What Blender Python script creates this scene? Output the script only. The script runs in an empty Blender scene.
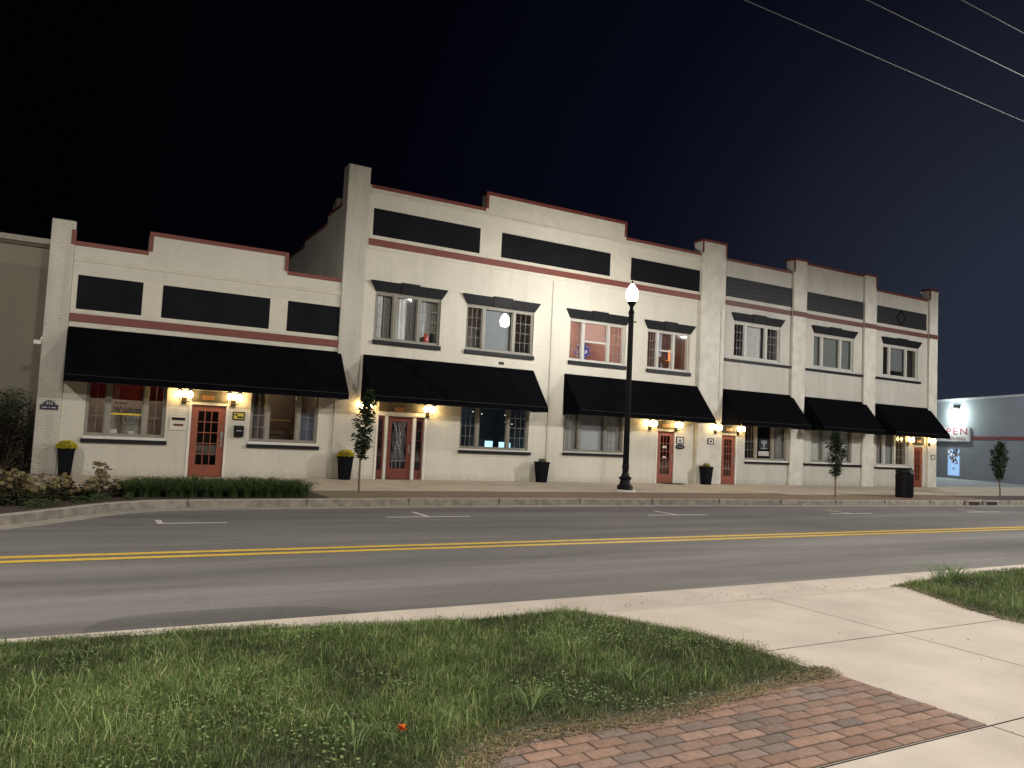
import bpy, math, random
import numpy as np
from mathutils import Vector, Matrix
random.seed(7); RNG = np.random.default_rng(7)
S = bpy.context.scene; COL = S.collection
rad = math.radians

# ------------------------------------------------------------------ helpers
class MB:
    def __init__(s): s.v = []; s.f = []
    def add(s, vs, fs):
        n = len(s.v); s.v += [tuple(v) for v in vs]; s.f += [tuple(i + n for i in f) for f in fs]; return s
    def box(s, x0, x1, y0, y1, z0, z1):
        return s.add([(x0,y0,z0),(x1,y0,z0),(x1,y1,z0),(x0,y1,z0),(x0,y0,z1),(x1,y0,z1),(x1,y1,z1),(x0,y1,z1)],
                     [(3,2,1,0),(4,5,6,7),(0,1,5,4),(1,2,6,5),(2,3,7,6),(3,0,4,7)])
    def prism_xz(s, poly, y0, y1):           # polygon in x,z (counter-clockwise seen from -y)
        n = len(poly)
        vs = [(x,y0,z) for x,z in poly] + [(x,y1,z) for x,z in poly]
        fs = [tuple(range(n)), tuple(range(2*n-1, n-1, -1))]
        fs += [(i, i+n, (i+1)%n+n, (i+1)%n) for i in range(n)]
        return s.add(vs, fs)
    def prism_xy(s, poly, z0, z1):
        n = len(poly)
        vs = [(x,y,z0) for x,y in poly] + [(x,y,z1) for x,y in poly]
        fs = [tuple(range(n-1,-1,-1)), tuple(range(n, 2*n))]
        fs += [(i, (i+1)%n, (i+1)%n+n, i+n) for i in range(n)]
        return s.add(vs, fs)
    def lathe(s, prof, c=(0,0,0), n=16, cap=True):
        vs = []; fs = []
        for r, z in prof:
            for k in range(n):
                a = 2*math.pi*k/n; vs.append((c[0]+r*math.cos(a), c[1]+r*math.sin(a), c[2]+z))
        for i in range(len(prof)-1):
            for k in range(n):
                fs.append((i*n+k, i*n+(k+1)%n, (i+1)*n+(k+1)%n, (i+1)*n+k))
        if cap:
            fs.append(tuple(range(n-1,-1,-1))); m = (len(prof)-1)*n; fs.append(tuple(range(m, m+n)))
        return s.add(vs, fs)
    def tube(s, pts, rs, n=8):
        pts = [Vector(p) for p in pts]; vs = []; fs = []
        if not hasattr(rs, '__len__'): rs = [rs]*len(pts)
        for i, p in enumerate(pts):
            d = (pts[min(i+1,len(pts)-1)] - pts[max(i-1,0)]).normalized()
            a = d.orthogonal().normalized() if i == 0 else (a - d*a.dot(d)).normalized()
            b = d.cross(a)
            for k in range(n):
                t = 2*math.pi*k/n; vs.append(p + (a*math.cos(t) + b*math.sin(t))*rs[i])
        for i in range(len(pts)-1):
            for k in range(n):
                fs.append((i*n+k, i*n+(k+1)%n, (i+1)*n+(k+1)%n, (i+1)*n+k))
        m = (len(pts)-1)*n
        fs.append(tuple(range(n-1,-1,-1))); fs.append(tuple(range(m, m+n)))
        return s.add(vs, fs)
    def grid(s, f, nu, nv):
        vs = [f(i/nu, j/nv) for j in range(nv+1) for i in range(nu+1)]
        fs = [(j*(nu+1)+i, j*(nu+1)+i+1, (j+1)*(nu+1)+i+1, (j+1)*(nu+1)+i) for j in range(nv) for i in range(nu)]
        return s.add(vs, fs)

def woff(o):
    v = Vector((0,0,0))
    while o is not None: v += o.location; o = o.parent
    return v
def obj(name, mb, mat, parent=None, smooth=False, kind=None, bevel=0.0, cols=None, loc=None):
    off = woff(parent)
    if loc is not None: off = off + Vector(loc)
    me = bpy.data.meshes.new(name)
    me.from_pydata([(x-off.x, y-off.y, z-off.z) for x,y,z in mb.v], [], mb.f); me.validate(); me.update()
    if mat: me.materials.append(mat)
    if smooth:
        for p in me.polygons: p.use_smooth = True
    o = bpy.data.objects.new(name, me); COL.objects.link(o)
    if parent: o.parent = parent
    if loc is not None: o.location = loc
    if kind: o['kind'] = kind
    if bevel:
        b = o.modifiers.new('bevel', 'BEVEL'); b.width = bevel; b.segments = 2; b.limit_method = 'ANGLE'
    return o
def tag(o, label, cat, group=None):
    o['label'] = label; o['category'] = cat
    if group: o['group'] = group
    return o
def thing(name, label, cat, loc=(0,0,0), group=None):
    o = bpy.data.objects.new(name, None); COL.objects.link(o); o.location = loc
    o.empty_display_size = .2
    return tag(o, label, cat, group)
def copy_tree(o, parent=None):
    c = o.copy(); COL.objects.link(c); c.parent = parent
    for ch in list(o.children): copy_tree(ch, c)
    return c
def text(name, body, size, x, y, z, mat, parent, extrude=.004, align='CENTER', rotz=0, sx=1, bold=0, sp=1.0):
    cu = bpy.data.curves.new(name, 'FONT'); cu.body = body; cu.size = size; cu.extrude = extrude
    cu.space_character = sp; cu.align_x = align; cu.align_y = 'CENTER'; cu.offset = bold; cu.materials.append(mat)
    o = bpy.data.objects.new(name, cu); COL.objects.link(o)
    o.rotation_euler = (math.pi/2, 0, rotz); o.scale = (sx,1,1)
    bpy.context.view_layer.update(); me = bpy.data.meshes.new_from_object(o); bpy.data.objects.remove(o)
    me.materials.clear(); me.materials.append(mat)
    o = bpy.data.objects.new(name, me); COL.objects.link(o); o.rotation_euler = (math.pi/2, 0, rotz); o.scale = (sx,1,1)
    off = woff(parent); o.location = (x-off.x, y-off.y, z-off.z); o.parent = parent
    return o

# ------------------------------------------------------------------ materials
def newmat(name):
    m = bpy.data.materials.new(name); m.use_nodes = True; nt = m.node_tree
    return m, nt, nt.nodes['Principled BSDF']
def N(nt, t, **kw):
    n = nt.nodes.new(t)
    for k, v in kw.items(): setattr(n, k, v)
    return n
def plain(name, col, rough=.6, metal=0, noise=.12, nscale=6, bump=0, spec=.5):
    m, nt, b = newmat(name); L = nt.links
    b.inputs['Roughness'].default_value = rough; b.inputs['Metallic'].default_value = metal
    b.inputs['Specular IOR Level'].default_value = spec
    tc = N(nt,'ShaderNodeTexCoord'); nz = N(nt,'ShaderNodeTexNoise'); nz.inputs['Scale'].default_value = nscale; nz.inputs['Detail'].default_value = 5
    L.new(tc.outputs['Object'], nz.inputs['Vector'])
    mr = N(nt,'ShaderNodeMapRange'); mr.inputs[1].default_value=.3; mr.inputs[2].default_value=.7
    mr.inputs[3].default_value = 1-noise; mr.inputs[4].default_value = 1+noise; L.new(nz.outputs['Fac'], mr.inputs[0])
    mx = N(nt,'ShaderNodeVectorMath', operation='SCALE'); mx.inputs[0].default_value = col; L.new(mr.outputs[0], mx.inputs['Scale'])
    L.new(mx.outputs[0], b.inputs['Base Color'])
    if bump:
        bp = N(nt,'ShaderNodeBump'); bp.inputs['Strength'].default_value = bump; bp.inputs['Distance'].default_value=.01
        L.new(nz.outputs['Fac'], bp.inputs['Height']); L.new(bp.outputs[0], b.inputs['Normal'])
    return m
def emit(name, col, strength):
    m, nt, b = newmat(name); b.inputs['Base Color'].default_value = (*[min(c,.8) for c in col],1)
    b.inputs['Emission Color'].default_value = (*col,1); b.inputs['Emission Strength'].default_value = strength
    return m
def ramp(nt, fac, stops):
    r = N(nt,'ShaderNodeValToRGB'); e = r.color_ramp.elements
    while len(e) < len(stops): e.new(.5)
    for el,(p,c) in zip(e, stops): el.position = p; el.color = (*c,1)
    nt.links.new(fac, r.inputs[0]); return r.outputs[0]
def brick_paint(name, col, dirt=.18, mortar=.93, bumps=.5, chip=0.0, block=(.215,.075)):
    m, nt, b = newmat(name); L = nt.links; b.inputs['Roughness'].default_value=.62
    tc = N(nt,'ShaderNodeTexCoord'); sp = N(nt,'ShaderNodeSeparateXYZ'); L.new(tc.outputs['Object'], sp.inputs[0])
    ad = N(nt,'ShaderNodeMath', operation='ADD'); L.new(sp.outputs[0], ad.inputs[0]); L.new(sp.outputs[1], ad.inputs[1])
    cb = N(nt,'ShaderNodeCombineXYZ'); L.new(ad.outputs[0], cb.inputs[0]); L.new(sp.outputs[2], cb.inputs[1])
    br = N(nt,'ShaderNodeTexBrick'); br.inputs['Scale'].default_value=1; br.inputs['Mortar Size'].default_value=.007
    br.inputs['Mortar Smooth'].default_value=.4
    br.inputs['Brick Width'].default_value=block[0]; br.inputs['Row Height'].default_value=block[1]
    br.inputs['Color1'].default_value=(1,1,1,1); br.inputs['Color2'].default_value=(.975,.975,.975,1); br.inputs['Mortar'].default_value=(mortar*.90,)*3+(1,)
    L.new(cb.outputs[0], br.inputs['Vector'])
    n1 = N(nt,'ShaderNodeTexNoise'); n1.inputs['Scale'].default_value=.9; n1.inputs['Detail'].default_value=8; n1.inputs['Roughness'].default_value=.65
    mp = N(nt,'ShaderNodeMapping'); mp.inputs['Scale'].default_value=(1,1,.45); L.new(tc.outputs['Object'], mp.inputs[0]); L.new(mp.outputs[0], n1.inputs['Vector'])
    mr = N(nt,'ShaderNodeMapRange'); mr.inputs[1].default_value=.35; mr.inputs[2].default_value=.7; mr.inputs[3].default_value=1-dirt; mr.inputs[4].default_value=1.0
    L.new(n1.outputs['Fac'], mr.inputs[0])
    mx = N(nt,'ShaderNodeVectorMath', operation='SCALE'); L.new(br.outputs['Color'], mx.inputs[0]); L.new(mr.outputs[0], mx.inputs['Scale'])
    mm = N(nt,'ShaderNodeVectorMath', operation='MULTIPLY'); L.new(mx.outputs[0], mm.inputs[0]); mm.inputs[1].default_value = col
    out = mm.outputs[0]
    ms = N(nt,'ShaderNodeMapping'); ms.inputs['Scale'].default_value=(3.2,3.2,.16); L.new(tc.outputs['Object'], ms.inputs[0])
    ns = N(nt,'ShaderNodeTexNoise'); ns.inputs['Scale'].default_value=1.5; ns.inputs['Detail'].default_value=6; L.new(ms.outputs[0], ns.inputs['Vector'])
    rs = N(nt,'ShaderNodeMapRange'); rs.inputs[1].default_value=.52; rs.inputs[2].default_value=.72; rs.inputs[3].default_value=1; rs.inputs[4].default_value=1-dirt*.5; L.new(ns.outputs['Fac'], rs.inputs[0])
    m2 = N(nt,'ShaderNodeVectorMath', operation='SCALE'); L.new(out, m2.inputs[0]); L.new(rs.outputs[0], m2.inputs['Scale']); out = m2.outputs[0]
    # splash dirt near the pavement: a stain of the wall itself
    zr = N(nt,'ShaderNodeMapRange'); zr.inputs[1].default_value=0; zr.inputs[2].default_value=.3; zr.inputs[3].default_value=.75; zr.inputs[4].default_value=1
    n3 = N(nt,'ShaderNodeTexNoise'); n3.inputs['Scale'].default_value=7; L.new(tc.outputs['Object'], n3.inputs['Vector'])
    za = N(nt,'ShaderNodeMath', operation='MULTIPLY_ADD'); L.new(n3.outputs['Fac'], za.inputs[0]); za.inputs[1].default_value=.35; L.new(sp.outputs[2], za.inputs[2])
    zs = N(nt,'ShaderNodeMath', operation='SUBTRACT'); L.new(za.outputs[0], zs.inputs[0]); zs.inputs[1].default_value=.12
    L.new(zs.outputs[0], zr.inputs[0])
    m3 = N(nt,'ShaderNodeVectorMath', operation='SCALE'); L.new(out, m3.inputs[0]); L.new(zr.outputs[0], m3.inputs['Scale']); out = m3.outputs[0]
    if chip:
        n2 = N(nt,'ShaderNodeTexNoise'); n2.inputs['Scale'].default_value=11; n2.inputs['Detail'].default_value=4; L.new(cb.outputs[0], n2.inputs['Vector'])
        mc = N(nt,'ShaderNodeMapRange'); mc.inputs[1].default_value=.66-chip; mc.inputs[2].default_value=.70-chip; L.new(n2.outputs['Fac'], mc.inputs[0])
        mk = N(nt,'ShaderNodeMath', operation='MULTIPLY'); L.new(mc.outputs[0], mk.inputs[0]); L.new(br.outputs['Fac'], mk.inputs[1])
        mix = N(nt,'ShaderNodeMix', data_type='RGBA'); L.new(mk.outputs[0], mix.inputs['Factor']); L.new(out, mix.inputs['A']); mix.inputs['B'].default_value=(.12,.09,.07,1); out = mix.outputs['Result']
    L.new(out, b.inputs['Base Color'])
    h = N(nt,'ShaderNodeMath', operation='MULTIPLY_ADD'); L.new(br.outputs['Fac'], h.inputs[0]); h.inputs[1].default_value=-1; L.new(n1.outputs['Fac'], h.inputs[2])
    bp = N(nt,'ShaderNodeBump'); bp.inputs['Strength'].default_value=bumps; bp.inputs['Distance'].default_value=.006
    L.new(h.outputs[0], bp.inputs['Height']); L.new(bp.outputs[0], b.inputs['Normal'])
    return m
def concrete(name, c1, c2, joint=None, rough=.85, scale=1.2, off=(0,0,0)):
    m, nt, b = newmat(name); L = nt.links; b.inputs['Roughness'].default_value=rough
    tc = N(nt,'ShaderNodeTexCoord')
    n1 = N(nt,'ShaderNodeTexNoise'); n1.inputs['Scale'].default_value=scale; n1.inputs['Detail'].default_value=9; n1.inputs['Roughness'].default_value=.6; L.new(tc.outputs['Object'], n1.inputs['Vector'])
    n2 = N(nt,'ShaderNodeTexNoise'); n2.inputs['Scale'].default_value=140; n2.inputs['Detail'].default_value=2; L.new(tc.outputs['Object'], n2.inputs['Vector'])
    c = ramp(nt, n1.outputs['Fac'], [(.3,c1),(.7,c2)])
    mr = N(nt,'ShaderNodeMapRange'); mr.inputs[1].default_value=.3; mr.inputs[2].default_value=.7; mr.inputs[3].default_value=.86; mr.inputs[4].default_value=1.1; L.new(n2.outputs['Fac'], mr.inputs[0])
    mx = N(nt,'ShaderNodeVectorMath', operation='SCALE'); L.new(c, mx.inputs[0]); L.new(mr.outputs[0], mx.inputs['Scale']); out = mx.outputs[0]
    bp = N(nt,'ShaderNodeBump'); bp.inputs['Strength'].default_value=.35; bp.inputs['Distance'].default_value=.004; L.new(n2.outputs['Fac'], bp.inputs['Height'])
    if joint:
        mp = N(nt,'ShaderNodeMapping'); mp.inputs['Location'].default_value = off; L.new(tc.outputs['Object'], mp.inputs[0])
        br = N(nt,'ShaderNodeTexBrick', offset=0); br.inputs['Scale'].default_value=1; br.inputs['Mortar Size'].default_value=.007; br.inputs['Mortar Smooth'].default_value=.3
        br.inputs['Brick Width'].default_value=joint[0]; br.inputs['Row Height'].default_value=joint[1]
        br.inputs['Color1'].default_value=(1,1,1,1); br.inputs['Color2'].default_value=(.9,.9,.9,1); br.inputs['Mortar'].default_value=(.35,.33,.3,1)
        L.new(mp.outputs[0], br.inputs['Vector'])
        mm = N(nt,'ShaderNodeVectorMath', operation='MULTIPLY'); L.new(out, mm.inputs[0]); L.new(br.outputs['Color'], mm.inputs[1]); out = mm.outputs[0]
    L.new(out, b.inputs['Base Color']); L.new(bp.outputs[0], b.inputs['Normal'])
    return m
def asphalt(name, k=1.0):
    m, nt, b = newmat(name); L = nt.links; b.inputs['Roughness'].default_value=.95; b.inputs['Specular IOR Level'].default_value=.15
    tc = N(nt,'ShaderNodeTexCoord'); mp = N(nt,'ShaderNodeMapping'); mp.inputs['Scale'].default_value=(.055,.55,1); L.new(tc.outputs['Object'], mp.inputs[0])
    n1 = N(nt,'ShaderNodeTexNoise'); n1.inputs['Scale'].default_value=1.6; n1.inputs['Detail'].default_value=9; n1.inputs['Roughness'].default_value=.62; L.new(mp.outputs[0], n1.inputs['Vector'])
    c = ramp(nt, n1.outputs['Fac'], [(.3,tuple(k*x for x in (.118,.112,.108))),(.55,tuple(k*x for x in (.20,.190,.183))),(.75,tuple(k*x for x in (.275,.261,.252)))])
    n2 = N(nt,'ShaderNodeTexNoise'); n2.inputs['Scale'].default_value=90; n2.inputs['Detail'].default_value=3; L.new(tc.outputs['Object'], n2.inputs['Vector'])
    mr = N(nt,'ShaderNodeMapRange'); mr.inputs[1].default_value=.3; mr.inputs[2].default_value=.7; mr.inputs[3].default_value=.78; mr.inputs[4].default_value=1.2; L.new(n2.outputs['Fac'], mr.inputs[0])
    mx = N(nt,'ShaderNodeVectorMath', operation='SCALE'); L.new(c, mx.inputs[0]); L.new(mr.outputs[0], mx.inputs['Scale'])
    vo = N(nt,'ShaderNodeTexVoronoi', feature='DISTANCE_TO_EDGE'); vo.inputs['Scale'].default_value=.33; wv = N(nt,'ShaderNodeTexNoise'); wv.inputs['Scale'].default_value=1.7; wv.inputs['Detail'].default_value=6; L.new(tc.outputs['Object'], wv.inputs['Vector'])
    wa = N(nt,'ShaderNodeVectorMath', operation='MULTIPLY_ADD'); L.new(wv.outputs['Color'], wa.inputs[0]); wa.inputs[1].default_value=(1.2,1.2,0); L.new(tc.outputs['Object'], wa.inputs[2]); L.new(wa.outputs[0], vo.inputs['Vector'])
    ck = N(nt,'ShaderNodeMapRange'); ck.inputs[1].default_value=0; ck.inputs[2].default_value=.010; ck.inputs[3].default_value=.88; ck.inputs[4].default_value=1; L.new(vo.outputs['Distance'], ck.inputs[0])
    sn = N(nt,'ShaderNodeTexNoise'); sn.inputs['Scale'].default_value=.9; sn.inputs['Detail'].default_value=7; sn.inputs['Roughness'].default_value=.7; L.new(tc.outputs['Object'], sn.inputs['Vector'])
    st = N(nt,'ShaderNodeMapRange'); st.inputs[1].default_value=.60; st.inputs[2].default_value=.75; st.inputs[3].default_value=1; st.inputs[4].default_value=.86; L.new(sn.outputs['Fac'], st.inputs[0])
    cm = N(nt,'ShaderNodeMath', operation='MULTIPLY'); L.new(ck.outputs[0], cm.inputs[0]); L.new(st.outputs[0], cm.inputs[1])
    mz = N(nt,'ShaderNodeVectorMath', operation='SCALE'); L.new(mx.outputs[0], mz.inputs[0]); L.new(cm.outputs[0], mz.inputs['Scale'])
    L.new(mz.outputs[0], b.inputs['Base Color'])
    bp = N(nt,'ShaderNodeBump'); bp.inputs['Strength'].default_value=.4; bp.inputs['Distance'].default_value=.004; L.new(n2.outputs['Fac'], bp.inputs['Height']); L.new(bp.outputs[0], b.inputs['Normal'])
    return m
def attr_mat(name, rough=.7, sub=0, spec=.3, trans=0):
    m, nt, b = newmat(name); L = nt.links; a = N(nt,'ShaderNodeAttribute'); a.attribute_name='tint'
    L.new(a.outputs['Color'], b.inputs['Base Color']); b.inputs['Roughness'].default_value=rough; b.inputs['Specular IOR Level'].default_value=spec
    if trans:
        t = N(nt,'ShaderNodeBsdfTranslucent'); L.new(a.outputs['Color'], t.inputs['Color']); mx = N(nt,'ShaderNodeMixShader'); mx.inputs[0].default_value=trans
        L.new(b.outputs[0], mx.inputs[1]); L.new(t.outputs[0], mx.inputs[2]); L.new(mx.outputs[0], nt.nodes['Material Output'].inputs[0])
    return m
def glass(name, tint=(.8,.85,.85), refl=.9):
    m, nt, b = newmat(name); L = nt.links; nt.nodes.remove(b)
    tr = N(nt,'ShaderNodeBsdfTransparent'); tr.inputs[0].default_value=(*tint,1)
    gl = N(nt,'ShaderNodeBsdfGlossy'); gl.inputs['Roughness'].default_value=.02; gl.inputs['Color'].default_value=(refl,refl,refl,1)
    ge = N(nt,'ShaderNodeNewGeometry'); dp = N(nt,'ShaderNodeVectorMath',operation='DOT_PRODUCT'); L.new(ge.outputs['Normal'],dp.inputs[0]); L.new(ge.outputs['Incoming'],dp.inputs[1])
    ab = N(nt,'ShaderNodeMath',operation='ABSOLUTE'); L.new(dp.outputs['Value'],ab.inputs[0]); om = N(nt,'ShaderNodeMath',operation='SUBTRACT'); om.inputs[0].default_value=1; L.new(ab.outputs[0],om.inputs[1])
    pw_ = N(nt,'ShaderNodeMath',operation='POWER'); L.new(om.outputs[0],pw_.inputs[0]); pw_.inputs[1].default_value=5
    fr = N(nt,'ShaderNodeMath',operation='MULTIPLY_ADD'); L.new(pw_.outputs[0],fr.inputs[0]); fr.inputs[1].default_value=.95; fr.inputs[2].default_value=.045
    mx = N(nt,'ShaderNodeMixShader'); L.new(fr.outputs[0], mx.inputs[0]); L.new(tr.outputs[0], mx.inputs[1]); L.new(gl.outputs[0], mx.inputs[2])
    L.new(mx.outputs[0], nt.nodes['Material Output'].inputs[0]); return m

CREAM = (.66,.62,.53)
M = dict(
    cream_low=brick_paint('painted_brick_low', (.66,.63,.545), .13, .97, .4),
    cream_mid=brick_paint('painted_brick_mid', (.71,.68,.585), .12, .93, .5),
    cream_right=brick_paint('painted_brick_right', (.62,.60,.54), .20, .9, .6, chip=.0),
    cream_pier=brick_paint('painted_brick_pier', (.66,.63,.55), .25, .93, .7, chip=.035),
    stucco=plain('smooth_cream_render', (.62,.585,.50), .7, noise=.06, nscale=3),
    stucco_r=plain('smooth_cream_render_right', (.62,.60,.535), .7, noise=.12, nscale=2.5),
    red=plain('oxide_red_paint', (.17,.040,.027), .55, noise=.1),
    black=plain('black_paint', (.008,.0085,.012), .5, noise=.15, spec=.25),
    panel=plain('charcoal_panel', (.0085,.009,.012), .8, noise=.25, nscale=1.2, spec=.1),
    panel_r=brick_paint('charcoal_block_panel', (.012,.0125,.017), .3, .7, .8, block=(.4,.2)),
    awning=plain('black_awning_canvas', (.0030,.0031,.0044), .95, noise=.35, nscale=2.5, spec=.04),
    seam=plain('grey_piping', (.025,.025,.028), .7),
    frame_g=plain('beige_window_frame', (.25,.235,.20), .5, noise=.06),
    frame_w=plain('pale_window_frame', (.50,.49,.45), .5, noise=.06),
    white=plain('white_trim', (.72,.70,.64), .5, noise=.05),
    grille=plain('pale_grille', (.22,.215,.21), .5, noise=.05),
    door=plain('brick_red_door', (.25,.068,.037), .42, noise=.12, nscale=5),
    door_dark=plain('mahogany_door', (.17,.045,.03), .38, noise=.14, nscale=5),
    metal=plain('brushed_metal', (.45,.44,.42), .3, metal=.9),
    brass=plain('dark_bronze', (.035,.026,.02), .45, metal=.6),
    iron=plain('black_iron', (.0045,.0045,.006), .5, noise=.1, spec=.2),
    pot=plain('black_planter_resin', (.0045,.005,.008), .7, noise=.2, spec=.1),
    roof=plain('roof_gravel', (.08,.08,.08), .9),
    glass=glass('window_glass',(.95,.96,.96)),
    glass_dark=glass('tinted_glass',(.72,.74,.76)),
    soil=plain('mulch', (.06,.042,.030), .95, noise=.5, nscale=30, bump=1),
    beige=plain('beige_render', (.30,.27,.215), .85, noise=.07, nscale=1.5, bump=.3),
    beige_cap=plain('beige_coping', (.42,.39,.33), .7),
    brown_cap=plain('brown_fascia', (.14,.11,.08), .7),
    grey=plain('grey_block_paint', (.25,.26,.29), .8, noise=.07, nscale=.6),
    stripe=plain('maroon_stripe', (.20,.03,.035), .6),
    wood=plain('varnished_wood', (.42,.22,.09), .5, noise=.2, nscale=9),
    bark=plain('bark', (.16,.12,.085), .9, noise=.3, nscale=25, bump=1),
    yellow=plain('road_yellow_paint', (.72,.47,.07), .6, noise=.14, nscale=9),
    whiteroad=plain('road_white_paint', (.66,.63,.58), .65, noise=.28, nscale=14),
    bulb=emit('lantern_glow', (1,.68,.28), 75),
    globe=emit('street_globe_glow', (1,.965,.88), 370),
    cobra=emit('street_light_lens', (1,.92,.75), 40),
    pack=emit('wall_lamp_lens', (.72,1,.9), 400),
    leaf=attr_mat('leaves', .55, trans=.25),
    blade=attr_mat('grass_blades', .6, trans=.2, spec=.2),
    paver=attr_mat('paver_clay', .85),
    asphalt=asphalt('asphalt'), dark_road_area=asphalt('dark_road_area', .76),
    conc_far=concrete('far_pavement', (.50,.43,.345), (.66,.575,.465), (1.52,2.2)),
    conc_curb=concrete('kerb_concrete', (.30,.27,.23), (.42,.385,.33), scale=2.5),
    conc_near=concrete('near_pavement', (.45,.39,.33), (.60,.525,.45)),
    joint=plain('joint_filler', (.10,.085,.065), .95),  # dark filler colour of the kerb and slab joints
    lotgrey=concrete('alley_concrete', (.25,.25,.26), (.34,.34,.35)),
)
def sheet(name, mb, mat): return obj(name, mb, mat, kind='structure')
def xyface(poly, z): m = MB(); m.add([(x,y,z) for x,y in poly], [tuple(range(len(poly)))]); return m

# ------------------------------------------------------------------ ground and road
g = MB(); g.add([(-300,-300,-.23),(400,-300,-.23),(400,400,-.23),(-300,400,-.23)],[(0,1,2,3)])
sheet('ground', g, plain('dark_turf', (.045,.05,.03), .95, noise=.3, nscale=4))
ys = [-16.62,-7.0,-6.5]
sheet('road', MB().box(-90,120,-16.62,-6.4,-.226,-.17), M['asphalt'])
# catmull for the far kerb line
def catmull(P, n=8):
    P = [P[0]] + P + [P[-1]]; out = []
    for i in range(1, len(P)-2):
        p0,p1,p2,p3 = [np.array(q) for q in P[i-1:i+3]]
        for k in range(n):
            t = k/n
            out.append(tuple(.5*((2*p1)+(-p0+p2)*t+(2*p0-5*p1+4*p2-p3)*t*t+(-p0+3*p1-3*p2+p3)*t**3)))
    out.append(tuple(P[-1])); return out
kl = [(-90,-10.2),(-20,-10.15)]+catmull([(-6,-10.1),(-3.2,-10.08),(-1.7,-9.95),(-.85,-9.5),(.0,-8.55),(.62,-7.78),(1.25,-7.28),(1.95,-7.02),(4.5,-6.80),(8,-6.62),(15,-6.66),(20,-6.92),(32,-7.15)])+[(60,-7.4),(120,-7.9)]
def offset(pl, d):
    out = []
    for i,p in enumerate(pl):
        a = np.array(pl[max(i-1,0)]); b = np.array(pl[min(i+1,len(pl)-1)]); t = (b-a)/np.linalg.norm(b-a)
        out.append((p[0]-t[1]*d, p[1]+t[0]*d))
    return out
kin = offset(kl,.16); kout = offset(kl,-.34)
def strip(m, A, B, z0, z1=None):
    n = len(A); z1 = z0 if z1 is None else z1
    m.add([(x,y,z0) for x,y in A]+[(x,y,z1) for x,y in B], [(i,i+1,n+i+1,n+i) for i in range(n-1)])
kb = offset(kl,.03)
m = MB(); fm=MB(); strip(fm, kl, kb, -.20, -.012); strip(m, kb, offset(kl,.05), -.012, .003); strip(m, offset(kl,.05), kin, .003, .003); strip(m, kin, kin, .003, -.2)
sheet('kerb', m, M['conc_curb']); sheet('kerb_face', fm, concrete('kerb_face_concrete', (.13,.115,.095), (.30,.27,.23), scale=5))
m = MB(); strip(m, kout, offset(kl,.01), -.164, -.160); strip(m, kout, kout, -.2, -.164); sheet('gutter', m, M['conc_curb'])
# kerb joints
m = MB()
for x in np.arange(2.2, 40, 2.45):
    y = np.interp(x, [p[0] for p in kl],[p[1] for p in kl]); m.box(x,x+.009,y-.003,y+.15,-.14,.0042)
sheet('kerb_joint', m, M['joint'])
# far pavement (fills to the buildings)
kin_r = [p for p in kin]
m = MB(); strip(m, kin_r, [(p[0],0.5 if p[0]<39 else 60) for p in kin_r], .0, .0)
sheet('pavement', m, M['conc_far'])
# planting bed and tree pits
bed = [p for p in kin if -40 < p[0] < 5.2]
sheet('flower_bed', xyface(bed + [(5.25,-6.58),(5.25,-4.5),(-.4,-4.3),(-.9,-1.0),(-.9,2.4),(-40,2.4)], .006), M['soil'])
def pit(x0,x1,y1,mat,name='tree_pit',z=.006,inset=.0):
    b = [p for p in offset(kl,.17+inset) if x0 < p[0] < x1]
    ya = np.interp(x0,[p[0] for p in kin],[p[1] for p in kin]); yb = np.interp(x1,[p[0] for p in kin],[p[1] for p in kin])
    sheet(name, xyface([(x0,ya+.02)] + b + [(x1,yb+.02),(x1,y1),(x0,y1)], z), mat)
pit(5.25,7.0,-4.55,plain('dry_mulch',(.20,.155,.095),.95,noise=.4,nscale=22,bump=1))
pit(22.0,25.2,-4.9,plain('dry_mulch_pale',(.24,.185,.11),.95,noise=.4,nscale=22,bump=1))
pit(30.8,44,-4.9,plain('dark_mulch',(.085,.06,.05),.95,noise=.4,nscale=22,bump=1))
def paving_mat():
    m, nt, b = newmat('far_brick_paving'); L = nt.links; b.inputs['Roughness'].default_value=.9
    tc = N(nt,'ShaderNodeTexCoord'); br = N(nt,'ShaderNodeTexBrick'); br.inputs['Scale'].default_value=1; br.inputs['Mortar Size'].default_value=.006
    br.inputs['Brick Width'].default_value=.2; br.inputs['Row Height'].default_value=.1
    br.inputs['Color1'].default_value=(.27,.165,.12,1); br.inputs['Color2'].default_value=(.20,.13,.10,1); br.inputs['Mortar'].default_value=(.2,.16,.13,1)
    L.new(tc.outputs['Object'], br.inputs['Vector']); L.new(br.outputs['Color'], b.inputs['Base Color']); return m
PM = paving_mat()
pit(7.0,22.0,-4.5,PM,'brick_strip'); pit(25.2,30.8,-4.7,PM,'brick_strip')
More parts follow.
